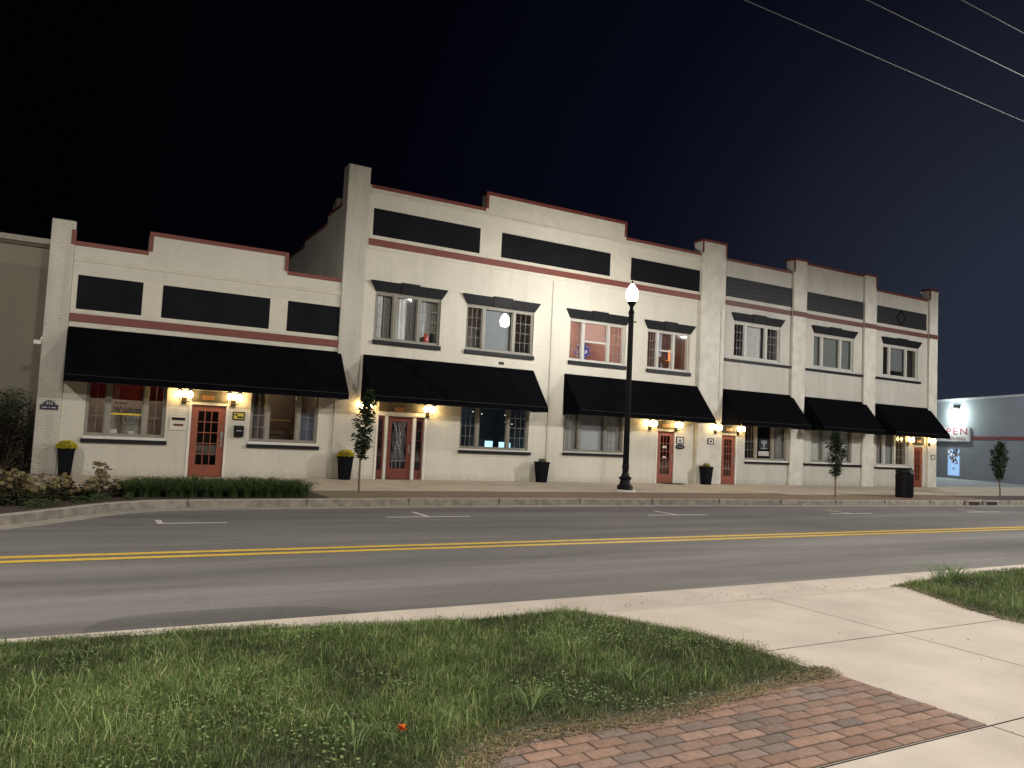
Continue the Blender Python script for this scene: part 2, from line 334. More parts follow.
# road markings
zm = -.166
m = MB(); 
for yc in (-12.53,-12.87): m.add([(-90,yc-.085,zm),(120,yc-.085,zm),(120,yc+.085,zm),(-90,yc+.085,zm)],[(0,1,2,3)])
sheet('centre_line', m, M['yellow'])
m = MB()
def mk(x0,x1,y0,y1): m.add([(x0,y0,zm),(x1,y0,zm),(x1,y1,zm),(x0,y1,zm)],[(0,1,2,3)])
mk(1.43,1.53,-9.42,-8.88); mk(1.53,2.55,-9.42,-9.32)
for xc,yc in ((6.67,-8.83),(13.3,-9.0),(19.7,-9.15),(26.3,-9.16),(32.8,-9.3)):
    mk(xc-.95,xc+.95,yc-.05,yc+.05); mk(xc-.05,xc+.05,yc+.05,yc+.9)
sheet('parking_marking', m, M['whiteroad'])
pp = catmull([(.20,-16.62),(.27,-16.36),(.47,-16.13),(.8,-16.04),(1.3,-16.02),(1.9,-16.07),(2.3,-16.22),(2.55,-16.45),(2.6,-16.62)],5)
sheet('dark_road_area', xyface(pp, -.166), M['dark_road_area'])  # darker area of the road surface with a rounded outline
# storm drain openings in the far kerb
for x0 in (28.75, 29.85):
    y = np.interp(x0+.4,[p[0] for p in kl],[p[1] for p in kl])
    d = thing('storm_drain', 'rusty storm drain opening in the far kerb, %s of the two' % ('left' if x0 < 29 else 'right'), 'storm drain', (x0+.4,y,-.16), 'storm drain openings in the kerb')
    obj('drain_frame', MB().box(x0,x0+.8,y-.10,y-.012,-.16,-.02).box(x0,x0+.8,y-.13,y+.06,-.02,.012), M['conc_curb'], d)
    mm = MB().box(x0+.04,x0+.76,y-.106,y-.102,-.155,-.03)
    obj('drain_mouth', mm, plain('rusty_iron',(.022,.010,.008),.9), d)
    mm = MB()
    for k in range(7): mm.box(x0+.1+k*.1,x0+.125+k*.1,y-.112,y-.107,-.155,-.03)
    obj('grate', mm, plain('rusty_bar',(.05,.022,.015),.9), d)

# ------------------------------------------------------------------ near side
def zt(y):
    t = min(max((-17.36-y)/.6,0),1); t = t*t*(3-2*t); return -.15 + .15*t
m = MB(); m.add([(-90,-17.36,-.15),(120,-17.36,-.15),(120,-16.60,-.162),(-90,-16.60,-.162)],[(0,1,2,3)])
sheet('near_gutter', m, M['conc_near'])
yy = [-17.375,-17.5,-17.6,-17.7,-17.8,-17.96,-19.45]
slab = MB()
def slabs(x0,x1,ylist):
    n = len(ylist)
    slab.add([(x0,y,zt(y)) for y in ylist]+[(x1,y,zt(y)) for y in ylist], [(i,i+1,n+i+1,n+i)[::1] for i in range(n-1)])
J = .006
slabs(-90,6.62-J,yy[:-1]+[-19.45+J]); slabs(6.62+J,120,yy[:-1]+[-19.45+J])
slabs(-90,6.62-J,[-19.45-J,-21.16]); slabs(6.62+J,120,[-19.45-J,-21.16])
for a,b in ((-90,-2.2),(-2.2+J,4.96),(4.96+2*J,6.6),(6.6+2*J,120)): slabs(a,b,[-21.16-2*J,-23.2]); slabs(a,b,[-23.2-2*J,-30])
sheet('near_pavement', slab, M['conc_near'])
m = MB(); m.box(-90,120,-30,-17.9,-.1,-.012); sheet('joint_bed', m, M['joint'])
# clay paver band: every paver modelled inside one mesh
def tint_mesh(name, V, F, C, mat, kind=None, parent=None, loc=None, smooth=False):
    V = np.asarray(V, dtype=np.float32); off = woff(parent)
    if loc is not None: off = off + Vector(loc)
    V = V - np.array(off, dtype=np.float32)
    me = bpy.data.meshes.new(name); F = np.asarray(F, dtype=np.int32); k = F.shape[1]
    me.vertices.add(len(V)); me.vertices.foreach_set('co', V.ravel())
    me.loops.add(F.size); me.loops.foreach_set('vertex_index', F.ravel())
    me.polygons.add(len(F)); me.polygons.foreach_set('loop_start', np.arange(0,F.size,k,dtype=np.int32))
    me.update(calc_edges=True)
    a = me.color_attributes.new('tint','FLOAT_COLOR','POINT')
    a.data.foreach_set('color', np.concatenate([np.asarray(C,dtype=np.float32), np.ones((len(C),1),dtype=np.float32)],1).ravel())
    me.materials.append(mat)
    if smooth: me.polygons.foreach_set('use_smooth', np.ones(len(F),dtype=bool))
    o = bpy.data.objects.new(name, me); COL.objects.link(o)
    if parent: o.parent = parent
    if loc is not None: o.location = loc
    if kind: o['kind'] = kind
    return o
V=[];F=[];Cc=[]
pal = [(.265,.168,.125),(.255,.160,.118),(.285,.185,.138),(.24,.160,.125),(.195,.148,.130),(.215,.155,.128),(.26,.172,.132)]
bw,bh,gp = .205,.1025,.012
row = 0; y = -21.155
while y < -19.95:
    x = -2.0 - (bw/2 if row%2 else 0)
    while x < 4.95:
        x0=max(x+gp/2,-2.0); x1=min(x+bw-gp/2,4.945)
        if x1-x0>.03:
            zz = .008+random.uniform(-.0025,.0025); tlt = random.uniform(-.001,.001); c = np.array(random.choice(pal))*random.uniform(.82,1.15)
            b=.004; n=len(V); y0=y+gp/2; y1=y+bh-gp/2
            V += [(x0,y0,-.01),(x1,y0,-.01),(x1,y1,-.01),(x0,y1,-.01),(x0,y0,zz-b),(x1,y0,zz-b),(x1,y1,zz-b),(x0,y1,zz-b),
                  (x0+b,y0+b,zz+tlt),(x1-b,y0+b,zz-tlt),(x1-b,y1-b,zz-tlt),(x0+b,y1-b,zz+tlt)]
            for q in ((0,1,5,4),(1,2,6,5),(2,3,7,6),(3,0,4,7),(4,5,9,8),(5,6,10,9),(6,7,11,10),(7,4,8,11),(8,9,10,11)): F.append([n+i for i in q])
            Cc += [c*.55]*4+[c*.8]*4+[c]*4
        x += bw
    y += bh; row += 1
mat = M['paver']
nt = mat.node_tree; b = nt.nodes['Principled BSDF']; at = [n for n in nt.nodes if n.type=='ATTRIBUTE'][0]
nz = N(nt,'ShaderNodeTexNoise'); nz.inputs['Scale'].default_value=38; nz.inputs['Detail'].default_value=6; tc=N(nt,'ShaderNodeTexCoord'); nt.links.new(tc.outputs['Object'],nz.inputs['Vector'])
mr=N(nt,'ShaderNodeMapRange'); mr.inputs[1].default_value=.3; mr.inputs[2].default_value=.7; mr.inputs[3].default_value=.82; mr.inputs[4].default_value=1.15; nt.links.new(nz.outputs['Fac'],mr.inputs[0])
sc_=N(nt,'ShaderNodeVectorMath',operation='SCALE'); nt.links.new(at.outputs['Color'],sc_.inputs[0]); nt.links.new(mr.outputs[0],sc_.inputs['Scale']); nt.links.new(sc_.outputs[0],b.inputs['Base Color'])
bp=N(nt,'ShaderNodeBump'); bp.inputs['Strength'].default_value=.5; bp.inputs['Distance'].default_value=.004; nt.links.new(nz.outputs['Fac'],bp.inputs['Height']); nt.links.new(bp.outputs[0],b.inputs['Normal'])
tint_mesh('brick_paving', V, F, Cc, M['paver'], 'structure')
sheet('paver_sand', xyface([(-2,-21.155),(4.947,-21.155),(4.947,-19.95),(-2,-19.95)], .0025), plain('sand_joint',(.055,.042,.032),.95))

GL = [(-9,-16.76),(-.3,-16.76),(1.2,-16.83),(2.2,-17.0),(3.0,-17.22),(3.75,-17.44),(4.2,-17.72),(4.45,-18.12),(4.78,-18.7),(4.93,-19.3),(4.92,-19.95),(4.85,-20.08),(4.4,-20.12),(3.7,-20.22),(3.1,-20.30),(2.7,-20.28),(2.3,-20.25),(2.0,-20.32),(1.8,-20.5),(1.45,-20.9),(1.2,-21.2),(.9,-22.2),(-9,-22.2)]
GR = [(8.95,-17.74),(9.5,-17.52),(10.3,-17.3),(11.2,-17.02),(13,-16.9),(30,-16.9),(30,-21.1),(8.6,-21.1),(8.3,-20.2),(8.2,-19.5),(8.35,-18.95),(8.6,-18.45),(8.85,-17.98)]
def inpoly(P, X, Y):
    r = np.zeros(len(X),bool); n=len(P)
    for i in range(n):
        x1,y1=P[i]; x2,y2=P[(i+1)%n]
        c = ((y1>Y)!=(y2>Y)) & (X < (x2-x1)*(Y-y1)/(y2-y1+1e-12)+x1); r ^= c
    return r
def edged(P, X, Y):
    d = np.full(len(X), 9.)
    for i in range(len(P)):
        a=np.array(P[i]); b=np.array(P[(i+1)%len(P)]); t=np.clip(((X-a[0])*(b[0]-a[0])+(Y-a[1])*(b[1]-a[1]))/((b-a)@(b-a)),0,1)
        d=np.minimum(d,np.hypot(X-a[0]-t*(b[0]-a[0]),Y-a[1]-t*(b[1]-a[1])))
    return d
def fnoise(X,Y,seed,sc):
    r=np.random.default_rng(seed); out=np.zeros(len(X))
    for k in range(10):
        a=r.uniform(0,2*math.pi); f=sc*r.uniform(.5,2.2); out+=np.sin((X*math.cos(a)+Y*math.sin(a))*f+r.uniform(0,6.3))
    return out/4.5
ztv = np.vectorize(zt)
def soil(P, name):
    xs=np.array([p[0] for p in P]); ys_=np.array([p[1] for p in P])
    gx=np.arange(xs.min(),min(xs.max(),16)+.01,.05); gy=np.arange(ys_.min(),ys_.max()+.01,.05)
    XX,YY=np.meshgrid(gx,gy); ins=inpoly(P,XX.ravel(),YY.ravel()).reshape(XX.shape)
    dd=edged(P,XX.ravel(),YY.ravel()).reshape(XX.shape); ins&=(dd>.05)
    idx=-np.ones(XX.shape,int); V=[];F=[]
    for j in range(len(gy)-1):
        for i in range(len(gx)-1):
            if ins[j,i] and ins[j+1,i] and ins[j,i+1] and ins[j+1,i+1]:
                q=[]
                for (b_,a_) in ((j,i),(j,i+1),(j+1,i+1),(j+1,i)):
                    if idx[b_,a_]<0: idx[b_,a_]=len(V); V.append((gx[a_],gy[b_],zt(gy[b_])+.012))
                    q.append(int(idx[b_,a_]))
                F.append(tuple(q))
    m=MB(); m.add(V,F); sheet(name,m,plain('turf_soil',(.060,.062,.034),.95,noise=.45,nscale=40,bump=1))
soil(GL,'lawn_soil'); soil(GR,'lawn_soil')
def blades(name, P, n, hmean, wid, seed, xlim=None):
    r=np.random.default_rng(seed); xs=[p[0] for p in P]; ys_=[p[1] for p in P]
    X=r.uniform(xlim[0] if xlim else min(xs),xlim[1] if xlim else max(xs),n*2); Y=r.uniform(min(ys_),max(ys_),n*2)
    # visible wedge only
    k=inpoly(P,X,Y); X=X[k]; Y=Y[k]
    # clump attraction
    X+=r.normal(0,.02,len(X)); Y+=r.normal(0,.02,len(X)); X=X[:n];Y=Y[:n]; n=len(X)
    d=edged(P,X,Y); t1=fnoise(X,Y,seed+1,3.0); t2=fnoise(X,Y,seed+2,9.0); t3=fnoise(X,Y,seed+3,1.4)
    edge=np.clip(d/.22,0.38,1)
    topedge=(Y>-17.6); edge=np.where(topedge,np.maximum(edge,.6),edge)
    h=hmean*(.55+.38*t2+.42*t1+r.gamma(2.2,.22,n))*edge*r.uniform(.55,1.25,n); h=np.clip(h,.012,.26)
    spill=(d<.12)&(Y<-17.9); X=X+np.where(spill,r.normal(0,.035,n),0); Y=Y+np.where(spill,-np.abs(r.normal(0,.035,n)),0)
    keep=r.random(n)<np.clip(.72+.3*t2+d*2.2,.3,1); X=X[keep];Y=Y[keep];h=h[keep];d=d[keep];t1=t1[keep];t2=t2[keep];t3=t3[keep];n=len(X)
    th=r.uniform(0,2*math.pi,n); tall=r.random(n)<.05; h=np.where(tall&(d>.15),np.minimum(h*1.6+.02,.2),h); lean=h*np.abs(r.normal(.45,.55,n)); dx=np.cos(th);dy=np.sin(th)
    ph=th+math.pi/2+r.normal(0,.6,n); wx=np.cos(ph);wy=np.sin(ph); w=wid*r.uniform(.55,1.4,n)
    z0=ztv(Y)+.012
    V=np.zeros((n,7,3)); 
    for j,(hh,ll,ww) in enumerate(((0,0,1),(.42,.22,.9),(.8,.62,.6))):
        bx=X+dx*lean*ll; by=Y+dy*lean*ll; bz=z0+h*hh
        V[:,2*j,0]=bx-wx*w*ww/2;V[:,2*j,1]=by-wy*w*ww/2;V[:,2*j,2]=bz
        V[:,2*j+1,0]=bx+wx*w*ww/2;V[:,2*j+1,1]=by+wy*w*ww/2;V[:,2*j+1,2]=bz
    V[:,6,0]=X+dx*lean*1.25;V[:,6,1]=Y+dy*lean*1.25;V[:,6,2]=z0+h*np.clip(1-.35*lean/np.maximum(h,.01),.45,1)
    base=(np.arange(n)*7)[:,None]
    F=np.concatenate([base+np.array([0,1,3]),base+np.array([0,3,2]),base+np.array([2,3,5]),base+np.array([2,5,4]),base+np.array([4,5,6])])
    c1=np.array([.052,.085,.025]); c2=np.array([.112,.165,.048]); c3=np.array([.32,.27,.14]); c4=np.array([.26,.36,.09])
    f=np.clip(.45+.35*t1+r.normal(0,.28,n),0,1)[:,None]; c=c1*(1-f)+c2*f
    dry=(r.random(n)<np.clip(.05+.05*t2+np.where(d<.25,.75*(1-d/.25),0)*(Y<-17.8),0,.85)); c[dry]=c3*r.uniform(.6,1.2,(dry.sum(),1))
    yellowish=(t3*t1>.75)&(r.random(n)<.5); c[yellowish]=c4; c[tall]=np.array([.24,.31,.12])*r.uniform(.7,1.2,(tall.sum(),1)); pale=r.random(n)<.04; c[pale]=np.array([.30,.29,.17])  # blades in noise patches take a yellow-green tone
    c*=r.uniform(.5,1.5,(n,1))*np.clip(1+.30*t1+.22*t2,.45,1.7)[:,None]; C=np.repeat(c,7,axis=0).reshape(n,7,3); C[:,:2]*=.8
    return V.reshape(-1,3),F,C.reshape(-1,3)
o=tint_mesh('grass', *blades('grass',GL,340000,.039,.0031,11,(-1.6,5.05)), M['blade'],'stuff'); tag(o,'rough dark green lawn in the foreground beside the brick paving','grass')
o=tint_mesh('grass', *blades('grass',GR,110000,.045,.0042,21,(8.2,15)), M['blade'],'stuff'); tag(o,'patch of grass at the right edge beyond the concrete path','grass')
# weeds: small broad leaves scattered in the lawn, long arching blades on the right verge
def weeds(P, n, seed, zone):
    r=np.random.default_rng(seed); X=r.uniform(zone[0],zone[1],n);Y=r.uniform(zone[2],zone[3],n); k=inpoly(P,X,Y)&(fnoise(X,Y,seed+5,4)>.25); X=X[k];Y=Y[k];n=len(X)
    V=np.zeros((n,4,3)); z=ztv(Y)+r.uniform(.03,.085,n); s=r.uniform(.005,.012,n); a=r.uniform(0,6.3,n)
    for j in range(4):
        V[:,j,0]=X+np.cos(a+j*math.pi/2)*s; V[:,j,1]=Y+np.sin(a+j*math.pi/2)*s; V[:,j,2]=z+r.normal(0,.003,n)
    F=(np.arange(n)*4)[:,None]+np.arange(4); c=np.array([.20,.27,.11])*r.uniform(.6,1.35,(n,1))
    return V.reshape(-1,3),F,np.repeat(c,4,axis=0)
o=tint_mesh('clover', *weeds(GL,16000,31,(-1,5,-21.5,-17.4)), M['leaf'],'stuff'); tag(o,'small pale clover leaves scattered through the foreground lawn','clover')
def tuft(n, h, spread, w, seed, cols):
    r=random.Random(seed); V=[];F=[];C=[]
    for i in range(n):
        a=r.uniform(0,6.283); d=Vector((math.cos(a),math.sin(a),0)); s=Vector((-d.y,d.x,0)); hh=h*r.uniform(.6,1.1); L=spread*r.uniform(.35,1.15); r0=r.uniform(0,spread*.25)
        c=np.array(r.choice(cols))*r.uniform(.7,1.25); n0=len(V); K=5
        for k in range(K+1):
            t=k/K; p=d*(r0+L*t**1.5)+Vector((0,0,hh*(math.sin(t*2.1)/math.sin(1.57)*.92 if t<1 else .72))); ww=w*(1-t**2.5)*.5+.0006
            V+= [tuple(p-s*ww),tuple(p+s*ww)]; C+=[c,c]
            if k: F.append([n0+2*k-2,n0+2*k-1,n0+2*k+1,n0+2*k])
    return V,F,C
gcol=[(.09,.15,.05),(.14,.21,.08),(.2,.27,.11)]
for i,(x,y,h) in enumerate([(9.75,-17.95,.34),(10.3,-17.75,.30),(3.35,-19.75,.2),(2.45,-19.95,.2),(1.35,-20.1,.22)]):
    V,F,C=tuft(70 if i<2 else 20,h*(.68 if i<2 else .7),h*(1.7 if i<2 else 1.2),.006,40+i,gcol); V=[(a+x,b+y,c+.0) for a,b,c in V]
    o=tint_mesh('grass_tuft',V,F,C,M['blade'],loc=(x,y,0))
    o['kind']='thing'; tag(o,['long arching grass tuft at the left end of the right-hand verge','second arching grass tuft on the right-hand verge, just behind the first','tall grass tuft in the lawn near its right tip','dark grass tuft at the lawn edge above the brick paving','bright grass tuft beside the small orange flower'][i],'grass tuft')
# orange bit in the grass
V=[];F=[];C=[]
for k in range(26):
    a=random.uniform(0,6.28); e=random.uniform(.1,1.2); d=Vector((math.cos(a)*math.cos(e),math.sin(a)*math.cos(e),math.sin(e)))*random.uniform(.018,.032); s=Vector((-math.sin(a),math.cos(a),0))*.009
    n=len(V); p=Vector((1.6,-20.08,.075)); V+=[tuple(p-s*.3),tuple(p+s*.3),tuple(p+d+s),tuple(p+d-s)]; F.append([n,n+1,n+2,n+3]); C+=[np.array([.75,.16,.02])*random.uniform(.6,1.2)]*4
tag(tint_mesh('flower',V,F,C,M['leaf'],loc=(1.6,-20.08,0)),'small orange flower low in the foreground grass','flower')

def debris(n, seed):
    r=np.random.default_rng(seed); k=n//3
    X=np.concatenate([r.uniform(-2,34,k),r.uniform(-1,14,k),r.uniform(.5,12,n-2*k)]); yk=np.interp(X[:k],[p[0] for p in kl],[p[1] for p in kl])
    Y=np.concatenate([yk-np.abs(r.normal(.05,.16,k)),-17.3+r.normal(.1,.15,k),r.uniform(-21.9,-17.4,n-2*k)]); Z=np.concatenate([np.full(k,-.157),np.full(k,-.146),ztv(Y[2*k:])+.012])
    Z[k:2*k]=np.where(Y[k:2*k]<-17.37,ztv(Y[k:2*k])+.006,-.146)
    V=np.zeros((n,4,3)); s=r.uniform(.006,.024,n); s[2*k:]*=.45; a=r.uniform(0,6.3,n)
    for j in range(4): V[:,j,0]=X+np.cos(a+j*1.57)*s*(1 if j%2 else .5); V[:,j,1]=Y+np.sin(a+j*1.57)*s*(1 if j%2 else .5); V[:,j,2]=Z+r.uniform(0,.008,n)
    pal_=np.array([(.16,.10,.05),(.22,.16,.08),(.09,.07,.045),(.13,.13,.06)])
    return V.reshape(-1,3),(np.arange(n)*4)[:,None]+np.arange(4),np.repeat(pal_[r.integers(0,4,n)]*r.uniform(.6,1.3,(n,1)),4,axis=0)
o=tint_mesh('leaf_litter',*debris(900,91),M['leaf'],'stuff'); tag(o,'scattered dry leaf litter along the gutters and near pavement','leaf litter')

def thatch(n, seed):
    r=np.random.default_rng(seed); E=[GL[i] for i in range(10,19)]; seg=r.integers(0,len(E)-1,n); t=r.random(n)
    A=np.array(E); P_=A[seg]*(1-t[:,None])+A[seg+1]*t[:,None]; D_=A[seg+1]-A[seg]; Nn=np.stack([-D_[:,1],D_[:,0]],1)/np.linalg.norm(D_,axis=1)[:,None]
    P_=P_+Nn*r.normal(.0,.05,n)[:,None]+r.normal(0,.015,(n,2)); a=r.uniform(0,6.28,n); L_=r.uniform(.008,.04,n); w=r.uniform(.0012,.003,n)
    V=np.zeros((n,4,3)); z=.012+r.uniform(0,.010,n)
    for j,(u,v) in enumerate(((-1,-1),(1,-1),(1,1),(-1,1))):
        V[:,j,0]=P_[:,0]+np.cos(a)*L_*u/2-np.sin(a)*w*v; V[:,j,1]=P_[:,1]+np.sin(a)*L_*u/2+np.cos(a)*w*v; V[:,j,2]=z+u*r.uniform(0,.006,n)
    pal_=np.array([(.28,.22,.13),(.22,.18,.10),(.34,.28,.17),(.14,.15,.06)])
    return V.reshape(-1,3),(np.arange(n)*4)[:,None]+np.arange(4),np.repeat(pal_[r.integers(0,4,n)]*r.uniform(.6,1.3,(n,1)),4,axis=0)
o=tint_mesh('thatch',*thatch(4200,95),M['leaf'],'stuff'); tag(o,'dry straw and clippings where the lawn meets the brick paving','dry grass')

# ------------------------------------------------------------------ buildings
def solid(rects, holes, y0, y1, depth_faces=True):
    """union of x,z rectangles minus holes, extruded y0..y1"""
    xs=sorted({round(v,4) for r in rects+holes for v in r[:2]}); zs=sorted({round(v,4) for r in rects+holes for v in r[2:]})
    def full(i,j):
        if i<0 or j<0 or i>=len(xs)-1 or j>=len(zs)-1: return False
        cx=(xs[i]+xs[i+1])/2; cz=(zs[j]+zs[j+1])/2
        return any(r[0]<cx<r[1] and r[2]<cz<r[3] for r in rects) and not any(r[0]<cx<r[1] and r[2]<cz<r[3] for r in holes)
    m=MB()
    for i in range(len(xs)-1):
        for j in range(len(zs)-1):
            if not full(i,j): continue
            a,b,c,d=xs[i],xs[i+1],zs[j],zs[j+1]
            m.add([(a,y0,c),(b,y0,c),(b,y0,d),(a,y0,d)],[(0,1,2,3)]); m.add([(a,y1,c),(b,y1,c),(b,y1,d),(a,y1,d)],[(3,2,1,0)])
            if not full(i-1,j): m.add([(a,y0,c),(a,y0,d),(a,y1,d),(a,y1,c)],[(0,1,2,3)])
            if not full(i+1,j): m.add([(b,y0,c),(b,y1,c),(b,y1,d),(b,y0,d)],[(0,1,2,3)])
            if not full(i,j-1): m.add([(a,y0,c),(a,y1,c),(b,y1,c),(b,y0,c)],[(0,1,2,3)])
            if not full(i,j+1): m.add([(a,y0,d),(b,y0,d),(b,y1,d),(a,y1,d)],[(0,1,2,3)])
    return m
def coping(par, steps, name='coping', t=.10, y0=-.035, y1=.34):
    """red band following a stepped roofline: steps=[(x0,x1,z)...]"""
    m=MB()
    for i,(x0,x1,z) in enumerate(steps):
        m.box(x0,x1,y0,y1,z-t,z+.012)
        if i+1<len(steps):
            z2=steps[i+1][2]; lo,hi=min(z,z2),max(z,z2)
            if z2>z: m.box(x1-.0,x1+t,y0+.002,y0+.06,lo+.012,hi-t)
            else: m.box(x1-t,x1,y0+.002,y0+.06,lo+.012,hi-t)
    return obj(name,m,M['red'],par)
def add_window(b, x0,x1,z0,z1, mul, fr='frame_g', cols=2, rows=4, y=0.0, hood=None, sill=None, center_bar=None, side_only=True, mw=.05, ledge=False):
    m=MB(); a=.05; yf=y+.05; yb=y+.14
    m.box(x0+.003,x1-.003,yf,yb,z1-a,z1-.003).box(x0+.003,x1-.003,yf,yb,z0+.003,z0+a).box(x0+.003,x0+a,yf,yb,z0+a,z1-a).box(x1-a,x1-.003,yf,yb,z0+a,z1-a)
    for q in mul: m.box(q-mw,q+mw,yf-.01,yb,z0+a,z1-a)
    edges=[x0+a]+[v for q in mul for v in (q-mw,q+mw)]+[x1-a]; sashes=[(edges[i],edges[i+1]) for i in range(0,len(edges),2)]
    s_=.035
    for (p,q) in sashes:
        m.box(p,q,yf+.02,yb-.01,z1-a-s_,z1-a).box(p,q,yf+.02,yb-.01,z0+a,z0+a+s_).box(p,p+s_,yf+.02,yb-.01,z0+a+s_,z1-a-s_).box(q-s_,q,yf+.02,yb-.01,z0+a+s_,z1-a-s_)
    if center_bar:
        for q in (center_bar if isinstance(center_bar,list) else [1]): m.box(sashes[q][0]+s_,sashes[q][1]-s_,yf+.015,yb-.01,(z0+z1)/2-.04,(z0+z1)/2+.03)
    w=obj('window',m,M[fr],b)
    for i,(p,q) in enumerate(sashes):
        gm=MB()
        if side_only and i==1: continue
        c=cols if not isinstance(cols,dict) else cols.get(i,0)
        if c==0: continue
        p2,q2=p+s_,q-s_; zz0,zz1=z0+a+s_,z1-a-s_
        for k in range(1,c): xx=p2+(q2-p2)*k/c; gm.box(xx-.0065,xx+.0065,yf+.03,yf+.042,zz0,zz1)
        for k in range(1,rows): zz=zz0+(zz1-zz0)*k/rows; gm.box(p2,q2,yf+.031,yf+.041,zz-.0065,zz+.0065)
        if gm.v: obj('grille',gm,M['grille'],w)
    pm=MB()
    for (p,q) in sashes: pm.box(p+s_,q-s_,yf+.048,yf+.054,z0+a+s_,z1-a-s_)
    obj('pane',pm,M['glass'],w)
    if sill: obj('sill',MB().box(*sill),M['black'],w,bevel=.006)
    if ledge: obj('ledge',MB().box(x0-.03,x1+.03,y-.035,y+.05,z0-.075,z0-.004),M['white'],w)
    if hood:
        zb,zt_,ex=hood
        hm=MB(); n=[(x0,zb),(x1+.0,zb),(x1+ex,zt_),(x0-ex,zt_)]
        hm.add([(x0,y-.03,zb),(x1,y-.03,zb),(x1+ex,y-.13,zt_),(x0-ex,y-.13,zt_),(x0,y+.02,zb),(x1,y+.02,zb),(x1+ex,y+.02,zt_),(x0-ex,y+.02,zt_)],
               [(0,1,2,3),(1,5,6,2),(3,2,6,7),(0,3,7,4),(0,4,5,1),(4,7,6,5)])
        cx=(x0+x1)/2; kw=(x1-x0)*.13
        hm.add([(cx-kw,y-.06,zb+.02),(cx+kw,y-.06,zb+.02),(cx+kw+.02,y-.15,zt_+.035),(cx-kw-.02,y-.15,zt_+.035),(cx-kw,y,zb+.02),(cx+kw,y,zb+.02),(cx+kw+.02,y,zt_+.035),(cx-kw-.02,y,zt_+.035)],
               [(0,1,2,3),(1,5,6,2),(3,2,6,7),(0,3,7,4),(0,4,5,1),(4,7,6,5)])
        obj('hood',hm,M['black'],w)
    return w, sashes
def room(b, x0,x1,z0,z1, col, power=0, lcol=(1,.8,.55), depth=2.6, lp=None):
    m=MB(); y0=.302; y1=y0+depth
    m.add([(x0,y0,z0),(x1,y0,z0),(x1,y1,z0),(x0,y1,z0),(x0,y0,z1),(x1,y0,z1),(x1,y1,z1),(x0,y1,z1)],[(0,1,2,3),(7,6,5,4),(1,5,6,2),(2,6,7,3),(3,7,4,0)])
    o=obj('room_lining',m,plain('room_paint',col,.8,noise=.1,nscale=1.5),b)
    if power:
        l=bpy.data.lights.new('room_light','POINT'); l.energy=power*3.2; l.color=lcol; l.shadow_soft_size=.1
        q=bpy.data.objects.new('room_light',l); COL.objects.link(q); q.parent=o; q.location=Vector(lp or ((x0+x1)/2,y0+depth*.6,z1-.35))-woff(o)
    return o
def drape(par, x0,x1,z0,z1, y, col, amp=.03, waves=None, name='curtain', rough=.9):
    y = .19+(y-.3)*.3 if y<.6 else y; amp=min(amp,.022)
    nw=waves or max(3,int((x1-x0)/.11)); ph=random.random()*6
    m=MB(); m.grid(lambda u,v:(x0+(x1-x0)*u, y+amp*math.sin(u*nw*6.283+ph)*(.7+.3*math.sin(u*9+ph))+.01*math.sin(v*5+u*20), z0+(z1-z0)*v), max(8,nw*8), 3)
    return obj(name,m,plain('curtain_cloth',tuple(min(.8,c*1.35) for c in col),rough,noise=.06),par,smooth=True)
def blind(par,x0,x1,z0,z1,y,col):
    m=MB(); z=z0; y=.17+(y-.3)*.3
    while z<z1: m.add([(x0,y,z),(x1,y,z),(x1,y+.018,z+.034),(x0,y+.018,z+.034)],[(0,1,2,3)]); z+=.036
    return obj('blind',m,plain('blind_slats',tuple(min(.8,c*1.35) for c in col),.6,noise=.04),par)
def awning(b,x0,x1,zt_=3.95,zb=2.62,d=1.12,val=.17):
    m=MB(); nx=max(6,int((x1-x0)/.5)); sag=.02
    def f(u,v):
        return (x0+(x1-x0)*u, -.03-(d-.03)*v, zt_+(zb-zt_)*v - sag*math.sin(math.pi*v)*(0.6+.4*abs(math.sin(u*nx*math.pi))))
    m.grid(lambda u,v:f(u,v),nx*4,8)
    m.grid(lambda u,v:(f(u,v)[0],f(u,v)[1]+.012,f(u,v)[2]-.012),nx*4,8)
    for xx in (x0,x1):
        m.add([(xx,-.01,zt_),(xx,-d,zb),(xx,-d,zb-val),(xx,-.01,zb-val)],[(0,1,2,3)])
    a=obj('awning',m,M['awning'],b)
    v=MB(); v.grid(lambda u,w:(x0+(x1-x0)*u,-d-.004-.012*math.sin(u*nx*2.2)*(1-w),zb-val*(1-w)),nx*4,2)
    obj('valance',v,M['awning'],a)
    s=MB(); s.tube([(x0+(x1-x0)*k/20,-d-.008,zb+.0) for k in range(21)],.007,6)
    s.tube([(x0,-d,zb-val),(x1,-d,zb-val)],.006,6)
    obj('piping',s,M['seam'],a)
    ns_=max(2,round((x1-x0)/1.25))
    for k in range(1,ns_):
        sm=MB(); u=k/ns_; P_=[f(u,v/8) for v in range(9)]; sm.tube([(p[0],p[1]-.002,p[2]+.002) for p in P_],.006,4)
        obj('seam',sm,M['awning'],a)
    fr=MB(); n=max(2,round((x1-x0)/1.6))
    for k in range(n+1):
        xx=x0+.05+(x1-x0-.1)*k/n; fr.tube([(xx,-.03,zt_-.07),(xx,-d+.05,zb-.05)],.014,6); fr.tube([(xx,-.03,zb-.13),(xx,-d+.04,zb-.13)],.012,6)
    fr.tube([(x0+.05,-d+.05,zb-.06),(x1-.05,-d+.05,zb-.06)],.014,6)
    obj('awning_frame',fr,M['brass'],a)
    return a
